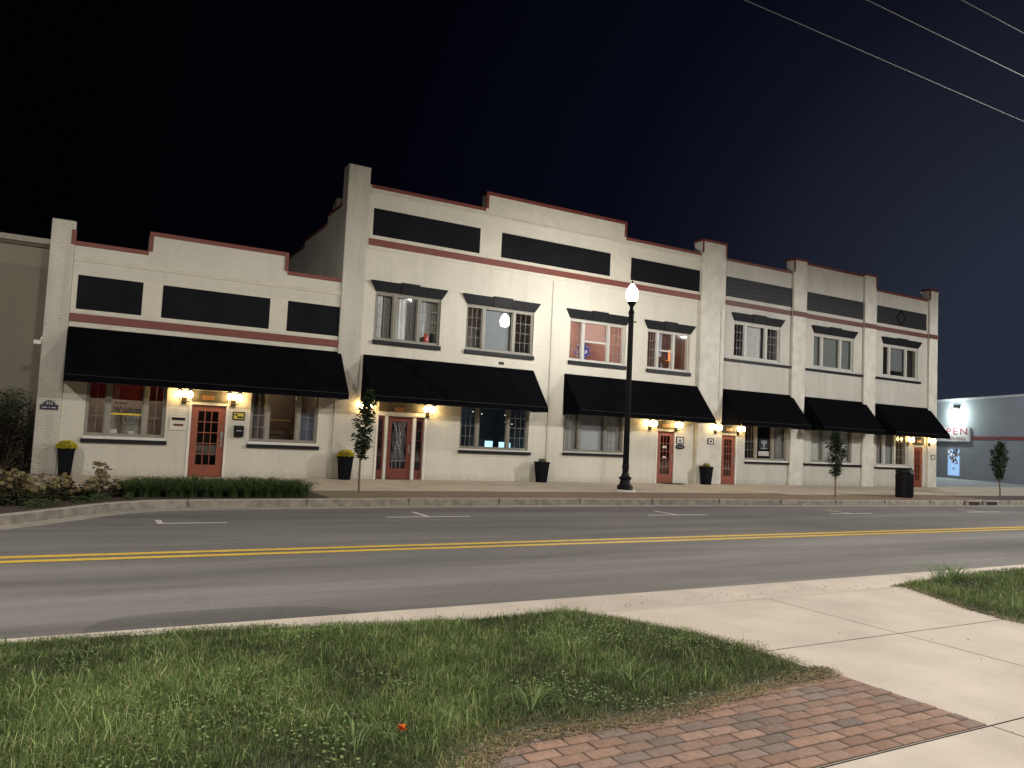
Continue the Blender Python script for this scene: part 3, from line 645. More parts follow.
def add_door(b,x0,x1,z0,z1,mat='door',cols=3,rows=5,casing=.07,y=.03,handle='r',lites=(.19,.17,.33,.16),kp=False):
    """lites: margins left/right, top, bottom, unused"""
    ml,mt,mb_,_=lites; ax0,ax1=x0+ml,x1-ml; az0,az1=z0+mb_,z1-mt
    m=solid([(x0,x1,z0,z1)],[(ax0,ax1,az0,az1)],y,y+.05); d=obj('door',m,M[mat],b)
    g_=MB()
    for k in range(1,cols): xx=ax0+(ax1-ax0)*k/cols; g_.box(xx-.012,xx+.012,y+.008,y+.03,az0,az1)
    for k in range(1,rows): zz=az0+(az1-az0)*k/rows; g_.box(ax0,ax1,y+.009,y+.029,zz-.012,zz+.012)
    if g_.v: obj('glazing_bar',g_,M[mat],d)
    obj('pane',MB().box(ax0,ax1,y+.032,y+.037,az0,az1),M['glass_dark'],d)
    hx=x1-.075 if handle=='r' else x0+.075
    h=MB().box(hx-.022,hx+.022,y-.012,y-.001,z0+.86,z0+1.12); h.tube([(hx,y-.01,z0+.98),(hx,y-.06,z0+.98),(hx-.10,y-.065,z0+.98)],.009,6)
    if kp: h.box(hx-.035,hx+.035,y-.05,y-.001,z0+1.12,z0+1.3)
    obj('handle',h,M['metal'],d)
    c=MB().box(x0-casing,x0-.004,-.02,.06,0,z1+casing).box(x1+.004,x1+casing,-.02,.06,0,z1+casing).box(x0-.004,x1+.004,-.02,.06,z1+.004,z1+casing)
    obj('casing',c,M['white'],d)
    obj('threshold',MB().box(x0,x1,-.03,.25,.004,z0-.002 if z0>.012 else .012),M['brass'],d)
    return d

# ---- low one-storey building
A=thing('low_building','single-storey cream painted brick shopfront at the left with black awning','building',(3.2,0,0))
lowrects=[(-.20,7.15,0,6.25),(1.6,5.46,6.25,6.81)]
W1=(.36,2.36,1.06,2.62); W2=(4.65,6.67,1.06,2.62); D1=(3.03,3.97,.0,2.08)
obj('wall',solid(lowrects,[W1,W2,D1],0,.30),M['cream_low'],A)
obj('pier',MB().box(-.77,-.203,-.07,.45,0,6.78),M['cream_pier'],A,bevel=.02)
m=MB().box(-.77,-.47,.452,14,0,5.8).box(-.468,7.148,13.7,14,0,5.8); obj('side_wall',m,M['cream_low'],A)
obj('roof',MB().box(-.465,7.147,.302,13.698,5.35,5.5),M['roof'],A)
coping(A,[(-.2,1.6,6.25),(1.6,5.46,6.81),(5.46,7.14,6.25)])
m=MB().box(-.30,-.18,-.075,-.02,6.14,6.55); obj('coping_end',m,M['red'],A)
obj('band',MB().box(-.18,7.13,-.045,-.001,4.10,4.31),M['red'],A)
obj('ledge',MB().box(-.2,7.14,-.03,-.001,5.74,5.84).box(-.2,7.14,-.05,-.0305,5.80,5.84),M['stucco'],A)
for q in ((-.06,1.53),(2.04,5.0),(5.53,7.14)): obj('sign_panel',MB().box(q[0],q[1],-.02,-.001,4.44,5.36),M['panel'],A)
obj('panel_surround',solid([(-.2,7.14,4.34,5.42)],[(-.063,1.533,4.437,5.363),(2.037,5.003,4.437,5.363),(5.527,7.139,4.437,5.363)],-.012,-.0008),M['stucco'],A)
awning(A,-.19,7.25)
w,sa=add_window(A,*W1,[.90,1.83],cols=2,rows=3,sill=(.30,2.42,-.09,.0-.001,.88,.985),ledge=True)
R=room(A,.05,2.65,.0,2.9,(.26,.23,.21),9,lcol=(1,.75,.55))
obj('red_valance',MB().box(.42,2.30,.50,.53,2.08,2.6),plain('red_cloth',(.30,.03,.03),.8),w)
drape(w,1.0,1.95,1.1,1.75,.75,(.30,.28,.25),.02)
add_blk=plain('window_lettering',(.012,.012,.012),.6)
text('lettering','Weichert',.225,1.385,.085,1.80,add_blk,w,bold=.006,sx=.78)
text('lettering','Robert',.11,1.22,.085,1.985,add_blk,w,bold=.002)
obj('yellow_stripe',MB().box(.98,1.76,.083,.089,1.655,1.705),plain('yellow_vinyl',(.65,.48,.03),.6),w)
obj('paper_sign',MB().box(.97,1.17,.16,.17,1.13,1.25),M['white'],w); obj('paper_sign',MB().box(1.45,1.6,.16,.17,1.14,1.22),M['white'],w)
w,sa=add_window(A,*W2,[5.16,6.08],cols=2,rows=4,sill=(4.59,6.74,-.09,-.001,.88,.975),ledge=True)
room(A,4.35,6.95,.0,2.9,(.16,.12,.10),5,lcol=(1,.75,.5))
obj('shelf',MB().box(5.25,6.05,.9,1.1,1.72,1.75),plain('gilt',(.75,.5,.1),.5),w)
drape(w,4.7,5.1,1.1,2.55,.45,(.13,.11,.11),.02); drape(w,6.13,6.62,1.1,2.0,.45,(.14,.15,.2),.02)
add_door(A,3.03,3.96,.012,2.05,kp=True)
room(A,2.9,4.1,.0,2.6,(.10,.07,.06),1.2,depth=1.8)
obj('transom_board',MB().box(3.0,4.0,-.02,-.001,2.14,2.46),plain('dark_brown_board',(.10,.085,.06),.6),A)
obj('camera',MB().box(-.95,-.78,-.12,-.04,3.40,3.5).tube([(-.80,-.06,3.5),(-.775,-.06,3.6)],.02,6),M['white'],A)

# ---- tall middle building
B=thing('middle_building','two-storey cream painted brick shop building in the middle with four upper windows','building',(15,0,0))
midrects=[(7.15,22.2,0,9.45),(12.1,18.25,9.45,10.05)]
up=[(8.28,10.6,4.47,6.02),(11.56,14.26,4.47,6.02),(15.8,18.4,4.47,6.02),(19.46,21.67,4.47,6.02)]
GD=[(11.53,14.24,1.08,2.64),(15.72,18.46,1.12,2.64)]
D2=(8.55,10.30,0,2.10); D3=(20.14,21.02,0,2.08)
obj('wall',solid([(7.872,22.2,0,9.45),(12.1,18.25,9.45,10.05)],up+GD+[D2,D3],0,.30),M['cream_mid'],B)
obj('pier',MB().box(7.14,7.87,-.07,.45,0,9.98),M['cream_pier'],B,bevel=.025)
pr=[(.452,2.1,8.72),(2.1,5.0,8.42),(5.0,9.5,8.2),(9.5,14,7.95)]
m=MB(); rc=MB()
for y0,y1,z in pr: m.box(7.16,7.46,y0,y1,0,z); rc.box(7.12,7.50,y0+.002,y1+.04,z+.001,z+.07)
m.box(7.46,23.5,13.7,14,0,7.9); obj('side_wall',m,M['cream_pier'],B); obj('side_coping',rc,M['red'],B)
obj('roof',MB().box(7.462,23.5,.31,13.69,7.6,7.75),M['roof'],B)
v_=MB(); v_.tube([(7.32,1.75,8.72),(7.32,1.75,8.98),(7.32,1.6,9.1),(7.32,1.38,9.12)],[.11,.11,.12,.13],10).lathe([(.13,0),(.13,.3),(.16,.3),(.16,.36),(.05,.42)],(7.32,1.32,8.79),12)
obj('roof_vent',v_,plain('galvanised_vent',(.25,.21,.16),.6),B)
coping(B,[(7.952,12.1,9.45),(12.1,18.25,10.05),(18.25,22.2,9.45)])
obj('band',MB().box(7.952,22.198,-.05,-.001,7.49,7.70),M['red'],B)
obj('ledge',MB().box(7.952,22.198,-.03,-.001,9.14,9.24).box(7.952,22.198,-.05,-.0305,9.20,9.24).box(7.952,22.198,-.02,-.001,7.36,7.44),M['stucco'],B)
mp_=[(8.06,11.93),(12.78,17.52),(18.52,22.07)]
for q in mp_: obj('sign_panel',MB().box(q[0],q[1],-.02,-.001,7.83,8.71),M['panel'],B)
obj('panel_surround',solid([(7.955,22.195,7.72,8.80)],[(q[0]-.003,q[1]+.003,7.827,8.713) for q in mp_],-.012,-.0008),M['stucco'],B)
obj('upper_render',solid([(7.955,22.195,9.245,9.35),(12.2,18.15,9.35,9.94)],[],-.010,-.0008),M['stucco'],B)
mulU=[[8.98,9.83],[12.26,13.46],[16.45,17.62],[20.03,20.85]]
cfg=[dict(cols=2,fr='frame_g'),dict(cols=3,fr='frame_g'),dict(cols=3,fr='frame_w',center_bar=True),dict(cols={0:3},fr='frame_w',center_bar=True)]
uw=[]
for q,mu,c in zip(up,mulU,cfg):
    c=dict(c); c.setdefault('rows',4)
    w,sa=add_window(B,*q,mu,sill=(q[0]-.02,q[1]+.03,-.09,-.001,4.32,4.455),hood=(6.03,6.36,.19),**c); uw.append((w,sa))
w=uw[0][0]; room(B,8.0,10.9,4.1,6.4,(.20,.19,.17))
drape(w,8.34,8.62,4.53,5.97,.42,(.6,.6,.6)); drape(w,8.66,8.9,4.53,5.97,.5,(.22,.20,.19)); drape(w,9.05,9.45,4.53,5.97,.42,(.62,.63,.65)); drape(w,9.47,9.76,4.53,5.97,.5,(.2,.19,.19))
drape(w,9.92,10.14,4.53,5.97,.42,(.55,.56,.58)); drape(w,10.16,10.55,4.53,5.97,.55,(.24,.23,.20))
obj('red_jar',MB().lathe([(.09,0),(.11,.05),(.11,.2),(.05,.28),(.05,.32)],(10.2,.24,4.56),12),plain('red_glaze',(.7,.08,.07),.3),w)
obj('black_box',MB().box(9.94,10.1,.16,.26,4.56,4.72),M['black'],w); obj('bottle',MB().lathe([(.05,0),(.055,.2),(.02,.28),(.02,.38)],(10.4,.2,4.56),10),M['black'],w)
w=uw[1][0]; room(B,11.25,14.55,4.1,6.4,(.22,.21,.20),2.5); blind(w,12.34,13.38,4.55,5.96,.36,(.30,.32,.34));  # unseen room light added to brighten the dark side panes
w=uw[2][0]; room(B,15.5,18.7,4.1,6.4,(.36,.22,.19),30,lcol=(1,.78,.65)); blind(w,16.54,17.54,5.3,5.96,.30,(.42,.27,.24))
V=[];F=[];C=[]
for k in range(90):
    p=Vector((16.72+random.gauss(0,.14),.42+random.gauss(0,.06),4.85+random.gauss(0,.16))); s=random.uniform(.02,.05); n=len(V)
    V+=[tuple(p+Vector((-s,0,-s))),tuple(p+Vector((s,.01,-s*.4))),tuple(p+Vector((s,0,s))),tuple(p+Vector((-s*.5,.01,s)))]; F.append([n,n+1,n+2,n+3]); C+=[np.array(random.choice([(.10,.13,.75),(.65,.7,.95),(.05,.08,.5)]))]*4
tint_mesh('blue_flowers',V,F,C,M['leaf'],parent=w)
obj('picture',MB().box(17.0,17.25,.9,.93,4.85,5.2),M['black'],w)
w=uw[3][0]; room(B,19.2,21.95,4.1,6.4,(.22,.15,.13),9,lcol=(1,.65,.45)); drape(w,20.12,20.36,5.0,5.96,.4,(.4,.42,.5)); drape(w,20.5,20.75,4.9,5.96,.45,(.12,.05,.05))
obj('lamp_shade',MB().lathe([(.17,0),(.13,.42)],(21.1,.55,4.95),14,cap=False),emit('amber_shade',(1,.3,.10),1.3),w)
obj('lamp_foot',MB().lathe([(.1,0),(.1,.06),(.03,.1),(.03,.4)],(21.1,.55,4.56),10),M['white'],w)
obj('vase',MB().lathe([(.08,0),(.1,.1),(.05,.22)],(20.5,.4,4.56),10),plain('grey_vase',(.2,.2,.24),.5),w)
# ground floor
awning(B,7.99,14.32); awning(B,15.65,22.1)
w,sa=add_window(B,*GD[0],[12.22,13.43],cols=3,rows=4,sill=(11.5,14.33,-.09,-.001,.93,1.03),ledge=True)
room(B,11.2,14.55,0,2.9,(.14,.15,.17),1.2,lcol=(.7,.85,1)); scr=emit('monitor_glow',(.45,.8,1),1.6)
obj('monitor',MB().box(13.05,13.35,1.0,1.03,1.10,1.36),scr,w); obj('monitor',MB().box(13.62,13.98,1.0,1.03,1.10,1.34),scr,w); obj('monitor',MB().box(14.05,14.2,1.2,1.23,1.10,1.32),scr,w)
sp_=emit('string_light',(1,.9,.7),5); s=MB()
for (x,z) in ((12.75,2.3),(12.5,2.2),(13.7,2.3),(13.78,2.22),(13.72,2.05),(12.4,2.36),(14.0,2.0)): s.lathe([(.004,0),(.014,.012),(.004,.026)],(x,.8,z),6)
obj('string_bulb',s,sp_,w)
w,sa=add_window(B,*GD[1],[16.45,17.62],cols=3,rows=4,sill=(15.7,18.5,-.09,-.001,.98,1.075),ledge=True)
room(B,15.4,18.75,0,2.9,(.35,.34,.33)); blind(w,16.53,17.55,1.2,2.55,.30,(.50,.51,.54)); drape(w,15.78,16.38,1.2,2.55,.36,(.40,.39,.37),.02); drape(w,17.7,18.4,1.2,2.55,.36,(.40,.39,.37),.02)
# entrance with side lights
d=add_door(B,8.95,9.82,.012,2.03,mat='door_dark',cols=1,rows=1,casing=.0001,lites=(.16,.15,.34,0),y=.06)
lead=MB()
for k in range(3): lead.box(9.11+.1375*(k+1)-.06,9.11+.1375*(k+1)-.045,.075,.09,.36,.62)
lead.box(9.11,9.66,.074,.089,.60,.62)
for k in range(9):
    t=k/8; lead.tube([(9.14+.48*t,.082,.68),(9.38+.1*math.sin(k*1.7),.082,1.2+.1*math.cos(k)),(9.62-.46*t,.082,1.86)],.006,5)
for k in range(4): lead.tube([(9.385+(.07+.055*k)*math.cos(a),.082,1.3+(.1+.11*k)*math.sin(a)) for a in np.linspace(0,6.283,17)],.0055,5)
obj('leaded_pattern',lead,plain('lead_came',(.30,.30,.34),.35,metal=.4),d)
for a,b_ in ((8.62,8.86),(9.93,10.22)):
    sl=obj('side_light',solid([(a,b_,.012,2.03)],[(a+.05,b_-.05,.3,1.93)],.07,.12),M['door_dark'],B)
    obj('pane',MB().box(a+.05,b_-.05,.10,.105,.3,1.93),M['glass_dark'],sl)
    gb=MB()
    for k in range(1,5): gb.box(a+.05,b_-.05,.085,.098,.3+k*.326-.008,.3+k*.326+.008)
    obj('glazing_bar',gb,M['door_dark'],sl)
obj('entrance_casing',MB().box(8.55,8.615,-.03,.15,0,2.16).box(8.865,8.945,-.02,.15,0,2.04).box(9.825,9.925,-.02,.15,0,2.04).box(10.225,10.30,-.03,.15,0,2.16).box(8.617,10.223,-.03,.15,2.045,2.16),M['white'],B)
room(B,8.45,10.4,0,2.6,(.16,.13,.13),2.2,lcol=(1,.9,.85),depth=2)
obj('transom_board',MB().box(8.62,10.2,-.02,-.001,2.19,2.50),plain('dark_brown_board2',(.10,.085,.06),.6),B)
add_door(B,20.15,21.0,.03,2.04); room(B,20.0,21.15,0,2.6,(.06,.05,.05),depth=1.8)
obj('transom_board',MB().box(20.1,21.1,-.02,-.001,2.14,2.46),plain('dark_brown_board3',(.10,.085,.06),.6),B)
obj('paper_notice',MB().box(20.46,20.62,.02,.027,1.0,1.06),M['white'],B); obj('paper_notice',MB().box(20.44,20.64,.02,.027,1.38,1.48),M['stucco'],B)
obj('corner_trim',MB().box(22.11,22.198,-.06,-.001,0,7.34),M['stucco'],B); obj('joint_line',MB().box(14.97,14.985,-.008,-.001,0,7.3).box(15.0,15.06,-.03,-.001,0,7.3),M['cream_mid'],B)

# ---- right building, three bays
Cb=thing('right_building','two-storey cream brick building at the right with pilasters and three short awnings','building',(31,0,0))
rr=[(23.54,38.15,0,9.45),(27.75,33.4,9.45,10.0)]
up2=[(24.09,26.87,5.33,6.84),(29.04,31.8,5.33,6.84),(33.98,36.72,5.33,6.84)]
gd2=[(24.9,27.46,1.04,2.6),(29.0,31.8,1.05,2.6),(33.59,36.04,1.0,2.6)]
D4=(23.54,24.38,0,2.07); D5=(36.46,37.22,0,2.0)
obj('wall',solid(rr,up2+gd2+[D4,D5],0,.30),M['cream_right'],Cb)
# pier between the two tall buildings, pilasters
obj('pier',MB().box(22.10,23.42,-.13,.40,0,9.98),M['stucco_r'],Cb,bevel=.01)
for x0,x1,z in ((27.54,28.37,10.03),(32.43,33.26,10.03),(37.48,38.17,9.97)):
    obj('pilaster',MB().box(x0,x1,-.12,-.001,0,z).box(x0,x1,.0-.001,.34,9.30,z),M['stucco_r'],Cb,bevel=.008)
obj('side_wall',MB().box(37.85,38.15,.302,14,0,9.2).box(23.5,37.85,13.7,14,0,9.0),M['cream_right'],Cb)
obj('roof',MB().box(23.502,37.84,.31,13.69,8.6,8.75),M['roof'],Cb)
m=MB(); t=.085
for x0,x1,z in ((23.45,27.53,9.45),(28.39,32.41,10.0),(33.27,37.48,9.45)): m.box(x0,x1,-.035,.34,z-t,z+.012)
for x0,x1,z in ((22.08,23.44,9.98),(27.53,28.38,10.03),(32.42,33.27,10.03),(37.47,38.18,9.97)): m.box(x0,x1,-.15,.42,z-t+.04,z+.05)
m.box(22.08,22.15,-.152,-.11,9.45,9.94); m.box(23.37,23.44,-.152,-.11,9.45,9.94); m.box(27.53,27.60,-.142,-.1,9.45,9.98); m.box(33.20,33.27,-.142,-.1,9.45,9.98); m.box(37.47,37.54,-.142,-.1,9.45,9.92)
obj('coping',m,M['red'],Cb)
obj('band',MB().box(23.502,27.658,-.03,-.001,7.49,7.70).box(27.52,28.39,-.15,-.121,7.485,7.705).box(28.502,32.578,-.03,-.001,7.49,7.70).box(32.41,33.28,-.15,-.121,7.485,7.705).box(33.422,37.658,-.03,-.001,7.49,7.70).box(37.46,38.19,-.15,-.121,7.485,7.705),plain('faded_red_paint',(.13,.050,.042),.6,noise=.15),Cb)
for q in ((23.56,27.58),(28.55,32.53),(33.47,37.37)): pn=obj('sign_panel',MB().box(q[0],q[1],-.02,-.001,7.86,8.70),M['panel_r'],Cb)
dm=MB()
for (cx) in (35.3,):
    for k in range(4):
        a0=[(0,.36),(.36,0),(0,-.36),(-.36,0)][k]; a1=[(0,.36),(.36,0),(0,-.36),(-.36,0)][(k+1)%4]
        dm.tube([(cx+a0[0],-.035,8.28+a0[1]),(cx+a1[0],-.035,8.28+a1[1])],.022,6)
obj('diamond_moulding',dm,M['panel'],Cb)
mu2=[[24.81,26.05],[29.66,30.93],[34.54,35.84]]
sl2=[(23.505,27.655),(28.505,32.575),(33.425,36.9)]
cf=[dict(cols=3,fr='frame_w'),dict(cols=1,fr='frame_w',rows=1),dict(cols=1,rows=1,fr='frame_w')]
u2=[]
for q,mu,c,sl in zip(up2,mu2,cf,sl2):
    w,sa=add_window(Cb,*q,mu,hood=(6.88,7.21,.17),sill=(sl[0],sl[1],-.08,-.001,5.13,5.235),mw=.06,**c); u2.append(w)
room(Cb,23.8,27.1,4.9,7.1,(.22,.22,.24),1.5); drape(u2[0],24.9,25.9,5.4,6.8,.42,(.5,.5,.49)); 
room(Cb,28.7,32.1,4.9,7.1,(.2,.21,.2)); blind(u2[1],29.1,31.75,5.4,6.8,.34,(.22,.235,.22))
room(Cb,33.7,37.0,4.9,7.1,(.2,.21,.22),1.5); blind(u2[2],34.62,35.76,5.65,6.8,.36,(.20,.21,.22)); drape(u2[2],34.0,34.2,5.4,6.8,.4,(.2,.2,.2))
awning(Cb,23.52,27.66); awning(Cb,28.48,32.65); awning(Cb,33.46,37.66)
w,sa=add_window(Cb,*gd2[0],[25.62,26.62],cols=3,rows=4,sill=(24.9,27.65,-.09,-.001,.89,.975),ledge=True,mw=.06)
room(Cb,24.6,27.76,0,2.9,(.13,.13,.13)); drape(w,26.75,27.4,1.1,2.55,.4,(.2,.19,.17)); drape(w,24.95,25.5,1.1,2.55,.6,(.14,.17,.22))
obj('poster',MB().box(25.88,26.46,.125,.133,1.50,2.02),plain('black_poster',(.02,.022,.03),.6),w)
pw=MB(); pw.lathe([(.0,0)],(0,0,0),3,cap=False) if False else None
star=[(26.0,1.93),(26.1,1.85),(26.18,1.93),(26.26,1.85),(26.35,1.93),(26.33,1.78),(26.22,1.70),(26.22,1.60),(26.12,1.60),(26.12,1.70),(26.02,1.78)]
pw=MB().prism_xz(star[::-1],.119,.124).box(25.97,26.37,.119,.124,1.53,1.57)
obj('poster_mark',pw,plain('poster_grey',(.35,.36,.38),.6),w); obj('paper_notice',MB().box(25.86,26.48,.12,.128,1.23,1.43),M['white'],w)
w,sa=add_window(Cb,*gd2[1],[29.86,30.94],cols=1,rows=1,sill=(28.52,32.57,-.09,-.001,.89,.985),ledge=True,mw=.04,fr='frame_g')
room(Cb,28.7,32.1,0,2.9,(.4,.38,.35)); drape(w,29.06,31.75,1.1,2.55,.36,(.42,.41,.38),.035)
w,sa=add_window(Cb,*gd2[2],[34.24,35.05],cols={2:3},rows=4,sill=(33.44,36.2,-.09,-.001,.85,.93),ledge=True,mw=.07,fr='frame_w')
room(Cb,33.3,36.3,0,2.9,(.2,.15,.1),5); blind(w,34.33,34.98,1.1,2.5,.34,(.26,.26,.25)); drape(w,33.65,34.18,1.1,2.55,.36,(.2,.19,.18))
add_door(Cb,23.56,24.36,.02,2.03); room(Cb,23.45,24.5,0,2.6,(.2,.16,.15),1.2,depth=1.8)
add_door(Cb,36.47,37.21,.012,1.97); room(Cb,36.38,37.3,0,2.6,(.4,.2,.14),3,depth=1.2)
obj('transom_board',MB().box(23.54,24.4,-.02,-.001,2.13,2.46),M['roof'],Cb); obj('transom_board',MB().box(36.4,37.3,-.02,-.001,2.08,2.46),M['roof'],Cb)

obj('conduit',MB().tube([(23.2,-.15,2.6),(23.2,-.15,7.4)],.018,6),M['stucco_r'],Cb); obj('wall_vent',MB().box(12.9,13.1,-.02,-.001,4.05,4.15),M['brass'],B)
# ---- number plaques above the doors (things)
def plaque(name,label,cat,boxes,letters,loc,group=None):
    o=thing(name,label,cat,loc,group)
    for nm,bx,mt in boxes: obj(nm,MB().box(*bx),mt,o,bevel=.003)
    for t_ in letters: text('lettering',*t_[:1],t_[1],t_[2],t_[3],t_[4],t_[5],o,extrude=.002)
    return o
for x,lab in ((3.45,'orange wooden number plate above the left building\'s red door'),(9.3,'wooden number plate above the door with side lights'),(20.52,'wooden number plate above the red door right of the street lamp'),(23.95,'wooden number plate above the red door at the tall pier'),(36.85,'wooden number plate above the far right door')):
    o=thing('number_plate',lab,'sign',(x,-.03,2.27)); obj('board',MB().box(x-.16,x+.16,-.045,-.022,2.2,2.33),M['wood'],o)

# arched plaque on the left pier
o=thing('arched_plaque','dark blue arched address plaque on the far left brick pier','sign',(-.475,-.08,1.7))
arc=[(-.68,1.70),(-.27,1.70),(-.27,1.83),(-.34,1.85)]+[(-.475+.135*math.cos(a),1.85+.10*math.sin(a)) for a in np.linspace(0,math.pi,9)]+[(-.61,1.85),(-.68,1.83)]
obj('plate',MB().prism_xz(arc,-.095,-.072),plain('navy_enamel',(.018,.016,.045),.4),o)
text('lettering','413',.10,-.475,-.097,1.87,M['white'],o,extrude=.001); obj('mark',MB().box(-.63,-.53,-.098,-.0955,1.75,1.765).box(-.42,-.32,-.098,-.0955,1.75,1.765).lathe([(0,-.018),(.016,0),(0,.018)],(-.475,-.097,1.757),8,cap=False),M['white'],o)
o=thing('directory_board','cream notice board with two dark name strips left of the red door','sign',(2.7,-.01,1.5))
obj('board',MB().box(2.47,2.93,-.03,-.002,1.30,1.68),M['stucco'],o); obj('strip',MB().box(2.52,2.87,-.037,-.031,1.58,1.66),M['black'],o); obj('strip',MB().box(2.57,2.83,-.037,-.031,1.42,1.48),plain('maroon_strip',(.10,.02,.02),.5),o)
o=thing('framed_sign','small yellow sign in a black frame right of the left red door','sign',(4.32,-.01,1.8))
obj('frame',solid([(4.15,4.49,1.67,1.91)],[(4.18,4.46,1.70,1.88)],-.035,-.002),M['black'],o); obj('board',MB().box(4.18,4.46,-.02,-.003,1.70,1.88),plain('yellow_board',(.62,.50,.06),.5),o)
obj('mark',MB().box(4.2,4.3,-.025,-.021,1.8,1.84).box(4.27,4.44,-.025,-.021,1.73,1.78),M['black'],o)
o=thing('mailbox','black wall mailbox under the yellow framed sign','mailbox',(4.34,-.06,1.3))
obj('box',MB().box(4.21,4.47,-.13,-.002,1.18,1.44),M['iron'],o,bevel=.01); obj('lid',MB().add([(4.20,-.15,1.44),(4.48,-.15,1.44),(4.48,-.002,1.51),(4.20,-.002,1.51),(4.20,-.15,1.42),(4.48,-.15,1.42),(4.48,-.002,1.42),(4.20,-.002,1.42)],[(0,1,2,3),(4,5,1,0),(5,6,2,1),(7,4,0,3),(4,7,6,5)]),M['iron'],o)
obj('name_slot',MB().box(4.27,4.41,-.136,-.131,1.34,1.38),M['metal'],o)
o=thing('square_sign','white square sign in a bronze frame right of the door beside the corner trim','sign',(21.3,-.01,1.75))
obj('frame',solid([(21.10,21.48,1.58,1.86)],[(21.13,21.45,1.61,1.83)],-.035,-.002),M['brass'],o); obj('board',MB().box(21.13,21.45,-.02,-.003,1.61,1.83),M['white'],o); obj('mark',MB().box(21.22,21.36,-.025,-.021,1.64,1.76),plain('grey_mark',(.2,.2,.22),.6),o)
o=thing('oval_sign','black oval sign hanging below the white square sign','sign',(21.3,-.01,1.46))
obj('plate',MB().prism_xz([(21.3+.24*math.cos(a),1.46+.10*math.sin(a)) for a in np.linspace(0,2*math.pi,24,endpoint=False)],-.03,-.002),M['black'],o); obj('mark',MB().box(21.15,21.45,-.036,-.031,1.445,1.475),plain('grey_mark2',(.25,.25,.27),.6),o)
o=thing('square_sign','small framed sign with a black emblem on the wide pier left of the fourth door','sign',(22.9,-.14,1.75))
obj('frame',solid([(22.66,22.98,1.62,1.86)],[(22.69,22.95,1.65,1.83)],-.165,-.132),M['brass'],o); obj('board',MB().box(22.69,22.95,-.15,-.133,1.65,1.83),M['white'],o); obj('mark',MB().lathe([(.0,-.05),(.05,-.02),(.05,.02),(.0,.05)],(22.82,-.152,1.74),10,cap=False),M['black'],o)
o=thing('square_sign','empty square frame on the last pilaster at the right corner','sign',(37.9,-.13,1.5))
obj('frame',solid([(37.70,38.02,1.37,1.62)],[(37.73,37.99,1.40,1.59)],-.145,-.122),M['brass'],o); obj('board',MB().box(37.73,37.99,-.135,-.123,1.40,1.59),M['stucco'],o)
o=thing('door_mat','dark half-round door mat in front of the door right of the lamp post','door mat',(20.8,-.3,0)); obj('mat',MB().prism_xy([(20.35,-.06),(20.3,-.3),(20.5,-.5),(20.85,-.58),(21.2,-.5),(21.35,-.3),(21.3,-.06)],.004,.022),plain('rubber_mat',(.015,.015,.015),.9),o)

# ---- wall lanterns: one bracket with two glowing lanterns
def lantern_proto():
    t=thing('wall_lantern','','wall lantern',(0,0,2.2),'twin wall lanterns beside the doors')
    br=MB().box(-.07,.07,-.03,-.001,2.06,2.24).tube([(0,-.03,2.12),(0,-.10,2.10),(-.12,-.18,2.13),(-.145,-.19,2.21)],.012,6).tube([(0,-.10,2.10),(.12,-.18,2.13),(.145,-.19,2.21)],.012,6)
    obj('bracket',br,M['brass'],t)
    for s in (-1,1):
        cx=.145*s; fm=MB().lathe([(.055,2.205),(.062,2.215),(.05,2.225)],(cx,-.19,0),6).lathe([(.085,2.425),(.06,2.46),(.02,2.49),(.006,2.53)],(cx,-.19,0),6)
        for k in range(6): a=k*math.pi/3; fm.tube([(cx+.055*math.cos(a),-.19+.055*math.sin(a),2.22),(cx+.08*math.cos(a),-.19+.08*math.sin(a),2.43)],.0045,4)
        ln=obj('lantern',fm,M['brass'],t)
        obj('bulb',MB().lathe([(.012,2.225),(.046,2.26),(.058,2.33),(.042,2.40),(.01,2.42)],(cx,-.19,0),10),M['bulb'],ln,smooth=True)
    return t
LP=lantern_proto()
spots=[(2.80,'left twin lantern of the left building\'s red door'),(4.14,'right twin lantern of the left building\'s red door'),(8.13,'left twin lantern of the entrance with side lights, behind the thin tree'),(10.30,'right twin lantern of the entrance with side lights'),
       (19.72,'left twin lantern of the door right of the lamp post'),(21.05,'twin lantern above the square and oval signs'),(23.05,'twin lantern on the wide pier between the two tall buildings'),(24.45,'twin lantern between the fourth red door and the poster window'),(35.98,'left twin lantern of the last door at the right'),(37.55,'right twin lantern of the last door, at the building corner')]
for i,(x,lab) in enumerate(spots):
    o=LP if i==0 else copy_tree(LP); o.location=(x,-.13 if x in (23.05,) else (-.02 if x not in (37.55,) else -.12),2.2); o['label']=lab

